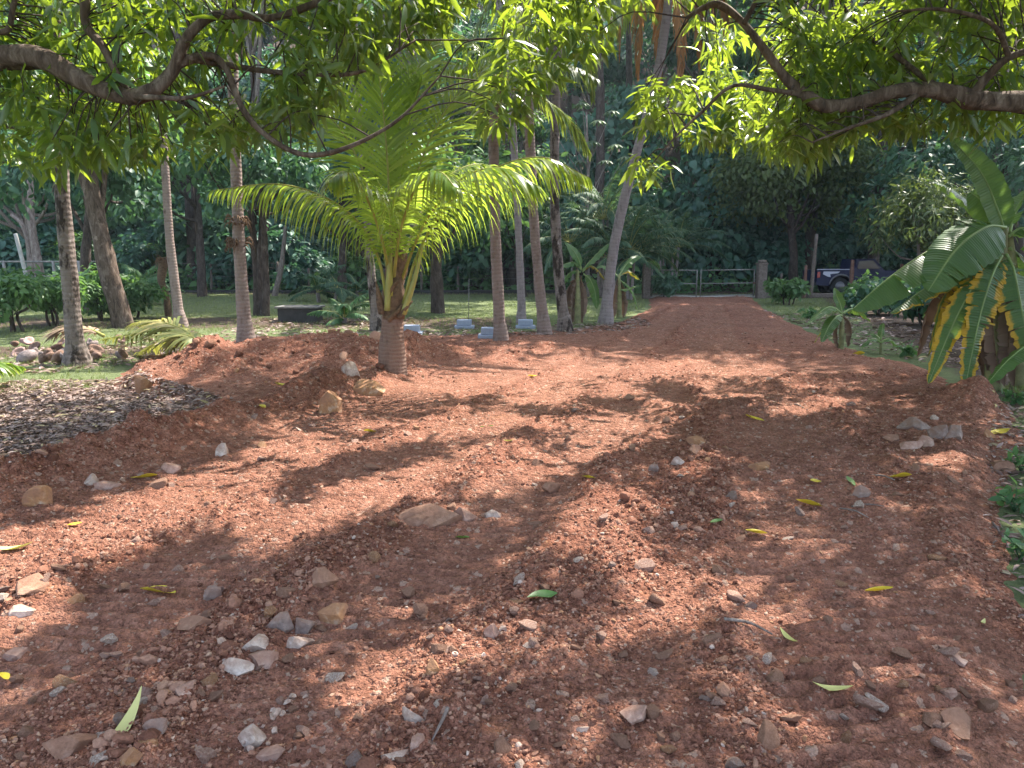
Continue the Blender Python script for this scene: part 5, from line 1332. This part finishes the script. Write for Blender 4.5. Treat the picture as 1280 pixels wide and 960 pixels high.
while cnt < 235:
    px, py = r.uniform(0, 1280), 470+490*r.random()**.8; g = G(px, py)
    if sd_poly(np.array([g[0]]), np.array([g[1]]), DIRT)[0] < .12: continue
    g = on_ground(px, py); kd = r.choice(['brown', 'pink', 'orange', 'white', 'grey'], p=[.47, .29, .10, .07, .07]); sz = .018+.032*r.random()**2+.0022*g[1]
    if py < 640 and px < 420 and r.random() < .5: sz *= 1.3
    o = obj('stone', SM[kd][int(r.integers(3))], None, [float(g[0]), float(g[1]), float(g[2]+sz*.25)]); o.scale = (sz*r.uniform(.8, 1.3), sz, sz*r.uniform(.7, 1.2)); o.rotation_euler = (r.normal(0, .35), r.normal(0, .35), r.uniform(0, 6.28))
    tag(o, words_[kd], 'stone', 'small stones in the soil'); cnt += 1
# crumbs of soil and gravel nobody could count
n = 26000; px = r.uniform(-80, 1360, n); py = 425+560*r.random(n)**.75
d = (480-py)/960; dz = -SP+CP*d; tt = -(CAM_H-.08)/dz; gx_, gy_ = tt*(px-640)/960, tt*(CP+SP*d)
z_, ed_, lo_ = Hd(gx_, gy_, .012, True)
k = (ed_ > .05) & (r.random(n) < .05+.85*np.clip(lo_-.45, 0, 1)**1.3); gx_, gy_, z_, lo_ = gx_[k], gy_[k], z_[k], lo_[k]; n = len(gx_)
sz = (.0035+.010*r.random(n)**3+.0011*gy_)*(1+(np.hypot(gx_+3.3, gy_-10.4) < 1.9)*(.5+4.5*r.random(n)**5)+(lo_ > 1.1)*2.2*r.random(n)**6)
tm = [(rock_verts(800+i, JV, 8, .45, .8, 0)*[1, .85, .7]) for i in range(6)]; wh = r.integers(0, 6, n); gg = []
for i in range(6):
    m_ = wh == i; q = int(m_.sum()); fr = frames(rvec(q)*[1, 1, .35], norm(np.array([0, 0, 1.])+.4*rvec(q)))
    gg.append(inst(tm[i], JF, np.stack([gx_[m_], gy_[m_], z_[m_]+sz[m_]*.2], -1), fr, sz[m_], r.random(q)))
n = 45000; px = r.uniform(-60, 1340, n); py = 400+580*r.random(n)**.7
d = (480-py)/960; dz = -SP+CP*d; tt = -(CAM_H-.08)/dz; gx_, gy_ = tt*(px-640)/960, tt*(CP+SP*d)
z_, ed_, lo_ = Hd(gx_, gy_, .012, True); k = (ed_ > .03) & (gy_ < 33) & (r.random(n) < np.clip(.12+.9*(lo_-.45)+1.2*fbm(gx_*1.7, gy_*1.7, 99, 3), 0, 1)); gx_, gy_, z_ = gx_[k], gy_[k], z_[k]; n = len(gx_)
bm = bmesh.new(); bmesh.ops.create_icosphere(bm, subdivisions=1, radius=1); bm.verts.ensure_lookup_table()
KV = np.array([v.co[:] for v in bm.verts]); KF = np.array([[v.index for v in f.verts] for f in bm.faces]); bm.free()
sz = .0026+.0045*r.random(n)**2+.0010*gy_*r.uniform(.5, 1.3, n)
for i in range(4):
    m_ = np.arange(n) % 4 == i; q = int(m_.sum()); tv = KV*(1+.35*r.normal(size=(len(KV), 1)))*[1.2, .9, .7]
    gg.append(inst(tv, KF, np.stack([gx_[m_], gy_[m_], z_[m_]+sz[m_]*.25], -1), frames(rvec(q)*[1, 1, .4], norm(np.array([0, 0, 1.])+.4*rvec(q))), sz[m_], r.random(q)))
o = part_top('soil_crumbs', merge(gg), M_clod, False); tag(o, 'loose crumbs of red soil and gravel on the road', 'gravel', kind='stuff')
o = part_top('brick_fragment', (rock_verts(77, IV, 16, .45, .6)*[.15, .12, .24]+on_ground(176, 474)+[0, 0, .08], IF), M_rock['orange'], False); tag(o, 'upright orange brick fragment at the left foot of the soil mound', 'brick')
# fallen leaves on the soil
def flat_leaf(seed, L, wd, curl):
    st = np.linspace(0, 1, 9); W = wd*np.sin(np.pi*np.clip(st, .02, .985)**.9)**.8; V, F, E = [], [], []
    for s_, w_ in zip(st, W):
        z = curl*L*(2*s_-1)**2; bend = .06*L*math.sin(3*s_+seed)
        V += [[bend-w_/2, s_*L-L/2, z+.35*w_*abs(math.sin(seed+2*s_))], [bend, s_*L-L/2, z], [bend+w_/2, s_*L-L/2, z+.28*w_]]
    for i in range(8): a = i*3; F += [[a, a+1, a+4, a+3], [a+1, a+2, a+5, a+4]]
    return np.array(V), np.array(F)
M_ly = leafmat('fallen yellow leaf', [(0, (.74, .54, .03)), (1, (.80, .66, .08))], (.6, .45, .03), .25, .45, .4)
M_lp = leafmat('fallen pale leaf', [(0, (.62, .60, .20)), (1, (.72, .68, .30))], (.5, .5, .1), .2, .5, .35)
M_lg = leafmat('fallen green leaf', [(0, (.10, .22, .06)), (1, (.18, .30, .10))], (.25, .45, .06), .25, .4, .5)
FL = [(197, 743, 40, 80, 'y', 'broad yellow leaf lying left of centre in the foreground'), (157, 912, 48, -25, 'p', 'curled pale yellow leaf standing on edge at lower left'), (12, 684, 40, 100, 'p', 'pale curved leaf at the left edge of the road'),
 (1012, 631, 34, 92, 'y', 'long flat yellow leaf in the right tyre track'), (945, 667, 24, 95, 'y', 'short yellow leaf below the long flat yellow one'), (1040, 866, 46, 94, 'p', 'pale green curved leaf in the right foreground'),
 (1097, 742, 28, 75, 'y', 'olive yellow leaf with a dry stalk on the right'), (1126, 597, 26, 88, 'y', 'yellow leaf near the roadside heap of rocks'), (1019, 608, 16, 120, 'y', 'thin yellow sliver of leaf on the right'),
 (943, 523, 14, 30, 'y', 'folded yellow leaf on the dark ridge'), (895, 652, 13, 130, 'g', 'small pale green leaf beside the dark ridge'), (1063, 600, 11, 10, 'g', 'small upright green leaf on the right'),
 (678, 747, 28, 110, 'g', 'green leaf lying in the middle foreground'), (577, 673, 14, 60, 'g', 'tiny green leaf below the largest brown rock'), (180, 597, 20, 115, 'y', 'yellow leaf on the slope of the left ridge'),
 (93, 656, 14, 100, 'y', 'yellow leaf scrap at the foot of the left ridge'), (462, 539, 13, 80, 'y', 'small yellow leaf in the sunny part of the road'), (985, 803, 18, 20, 'p', 'crumpled lime leaf stuck in the soil on the right'),
 (608, 532, 13, 70, 'g', 'glossy green leaf in the sunny middle of the road'), (636, 551, 13, 95, 'p', 'bright pale leaf in the sunny middle of the road'), (735, 597, 11, 40, 'y', 'yellow flake on the sunny side of the road'),
 (1228, 778, 12, 130, 'p', 'small pale leaf near the right verge'), (353, 500, 14, 60, 'y', 'lime yellow leaf at the foot of the soil mound'), (328, 508, 12, 40, 'y', 'smaller yellow leaf at the foot of the soil mound'),
 (1250, 541, 24, 120, 'y', 'yellow leaf on the verge under the banana plant'), (4, 845, 16, 60, 'y', 'yellow leaf cut by the left frame edge'), (1072, 442, 18, 90, 'y', 'yellow leaf below the small banana plant'),
 (447, 437, 10, 80, 'p', 'pale leaf on top of the soil mound'), (665, 470, 10, 85, 'y', 'yellow scrap of leaf on the road behind the sunny patch')]
for i, (px, py, lp_, ang, kd, lab) in enumerate(FL):
    g = on_ground(px, py+2); f = g[1]*1.03; L = lp_*f/960*1.05; foot = 1+1.1*abs(math.cos(R_(ang)))
    L *= foot; V_, F_ = flat_leaf(i, L, L*(.50 if kd != 'p' else .30)/foot**.5, .16 if kd == 'p' else .05)
    o = obj('fallen_leaf', mesh('fallen_leaf', V_, F_, {'y': M_ly, 'p': M_lp, 'g': M_lg}[kd], {'rnd': np.full(len(V_), r.random())}, True), None, [float(g[0]), float(g[1]), float(g[2]+.012)])
    o.rotation_euler = (r.normal(0, .12)+(.5 if i == 1 else 0), r.normal(0, .15)+.18, R_(ang)); tag(o, lab, 'leaf', 'fallen leaves on the road')
# heap of coconut husks and cut fronds on the left lawn
M_husk = [solid('grey husk', (.21, .17, .165), .9, .4, 14, bmp=.01), solid('brown husk', (.20, .125, .095), .9, .4, 14, bmp=.01), solid('pinkish husk', (.33, .22, .20), .9, .35, 14, bmp=.01)]
def half_husk():
    V = JV.copy(); V[:, 2] = np.where(V[:, 2] > .15, .15-(V[:, 2]-.15)*.72, V[:, 2]); V[:, :2] *= np.where(JV[:, 2:3] > .15, .80, 1.)
    return V*[.085, .13, .085]
ang_ = np.arctan2(JV[:, 2], JV[:, 0]); whole = JV*(1+.10*np.cos(3*ang_))[:, None]*[.10, .15, .10]
HM = [[mesh('coconut_husk', q, JF, m, None, True) for m in M_husk] for q in (half_husk(), whole)]
for i in range(44):
    px, py = r.uniform(18, 118) if i < 30 else r.uniform(115, 250), 0; py = r.uniform(432, 458)-.06*abs(px-70)
    g = on_ground(px, py); kd = int(r.integers(3)); hv = int(r.random() < .14)
    o = obj('coconut_husk', HM[hv][kd], None, [float(g[0]), float(g[1]), float(g[2]+.05+.10*r.random())]); o.rotation_euler = (r.uniform(-1, 1), r.uniform(-1, 1), r.uniform(0, 6.28)); o.scale = (r.uniform(.6, 1.05),)*3
    tag(o, ('whole ' if hv else 'split ')+['grey', 'brown', 'pinkish'][kd]+' coconut husk in the heap beside the mottled palm foot', 'coconut husk', 'heap of coconut husks')
M_wither = leafmat('withered leaflet', [(0, (.13, .09, .06)), (.6, (.26, .19, .13)), (1, (.38, .29, .2))], (.3, .18, .08), .2, .7, .2)
M_cut = leafmat('wilting leaflet', [(0, (.12, .19, .06)), (.5, (.30, .31, .09)), (1, (.46, .38, .16))], (.4, .42, .08), .35, .5, .35)
for i, (a, lab) in enumerate([([(262, 436), (235, 420), (190, 414), (130, 424)], 'cut yellow green palm frond lying over the husk heap'), ([(255, 432), (228, 412), (196, 402), (168, 404)], 'cut palm frond with upright green leaflets behind the yellow one'),
        ([(262, 434), (240, 422), (215, 424), (175, 440)], 'straw coloured cut frond at the front of the heap'), ([(285, 440), (262, 428), (240, 424), (220, 428)], 'short cut frond by the end of the soil mound'), ([(130, 420), (112, 412), (90, 410), (66, 416)], 'withered cut frond behind the mottled palm trunk')]):
    g = [on_ground(q[0], 452-3*i) for q in a]; pts = [P(q[0], q[1], gg_[1]) for q, gg_ in zip(a, g)]
    t = thing('cut_frond', pts[0], lab, 'palm frond')
    lf, rib = frond(pts, .62, npairs=44, gdroop=.6, wid=.045, seed=70+i, yellow=.25*(i % 3), vee=.25)
    part('leaflets', lf, M_cut if i != 4 else M_wither, t); part('rib', rib, M_rach, t)
# a few dead twigs on the soil
for i, (x0, y0, x1, y1) in enumerate([(1065, 632, 1105, 634), (1090, 592, 1118, 604), (1050, 640, 1085, 652), (985, 505, 1010, 512), (1240, 655, 1262, 690), (560, 900, 540, 930), (905, 775, 965, 800)]):
    a, b = on_ground(x0, y0), on_ground(x1, y1)
    o = part_top('twig', tube([a+[0, 0, .012], (a+b)/2+[.01, .02, .02], b+[0, 0, .012]], [.007, .006, .003], 6, 10, .3, i), M_bark_grey)
    tag(o, ['pale straight twig near the grey pebble on the right', 'twig beside the roadside yellow leaf', 'thin twig crossing the right tyre track', 'twig up on the dark ridge', 'twig on the right verge', 'short dark twig in the bottom foreground', 'long pale root lying in the right foreground'][i], 'twig')
# weeds on the right verge
def weed(label, px, py, n, L, seed):
    b = on_ground(px, py); t = thing('weed', b, label, 'weed'); rr = np.random.default_rng(seed); g = []; lv = []
    for i in range(n):
        a = rr.uniform(0, 6.28); tip = b+np.array([math.cos(a)*.12, math.sin(a)*.12, rr.uniform(.08, .2)])*L/.12
        g.append(tube([b, (b+tip)/2+[0, 0, .03], tip], [.004, .003, .002], 5, 6)); m = 6
        ps = b+(tip-b)*np.linspace(.35, 1, m)[:, None]; ax = norm(rr.normal(size=(m, 3))+[0, 0, .2])
        lv.append(inst(BROAD_V, BROAD_F, ps, frames(ax, norm(rr.normal(size=(m, 3))*.4+[0, 0, 1])), np.full(m, L)*rr.uniform(.5, 1, m), rr.random(m)))
    part('stem', merge(g), M_creep, t); part('leaves', merge(lv), M_creep, t)
for i, (px, py, n_, L_, lab) in enumerate([(1268, 640, 7, .10, 'small green weed on the right verge beside the twig'), (1275, 700, 6, .09, 'weed on the right verge at the end of the leaf litter'), (1268, 505, 8, .12, 'green weed at the foot of the banana plant'), (1276, 590, 6, .09, 'weed between two patches of dry leaves on the right verge'), (1130, 446, 9, .16, 'broad-leaved weed between the banana plants'), (1010, 398, 9, .2, 'leafy weed left of the small banana plant')]):
    weed(lab, px, py, n_, L_, 60+i)
# ------------------------------------------------------------------ the hazy forest air
hm = bpy.data.materials.new('forest air'); hm.use_nodes = True; hn = hm.node_tree; hn.nodes.clear()
pv = hn.nodes.new('ShaderNodeVolumePrincipled'); pv.inputs['Color'].default_value = (.70, .86, 1.0, 1); pv.inputs['Density'].default_value = .0006; pv.inputs['Anisotropy'].default_value = .35
mo = hn.nodes.new('ShaderNodeOutputMaterial'); hn.links.new(pv.outputs[0], mo.inputs['Volume'])
hv, hf = box(0, 80, 22, 320, 240, 50)
o = part_top('haze', (np.asarray(hv), hf), hm, False); tag(o, 'thin bluish haze in the forest air', 'haze', kind='stuff')
scene.cycles.volume_bounces = 0
#@@END
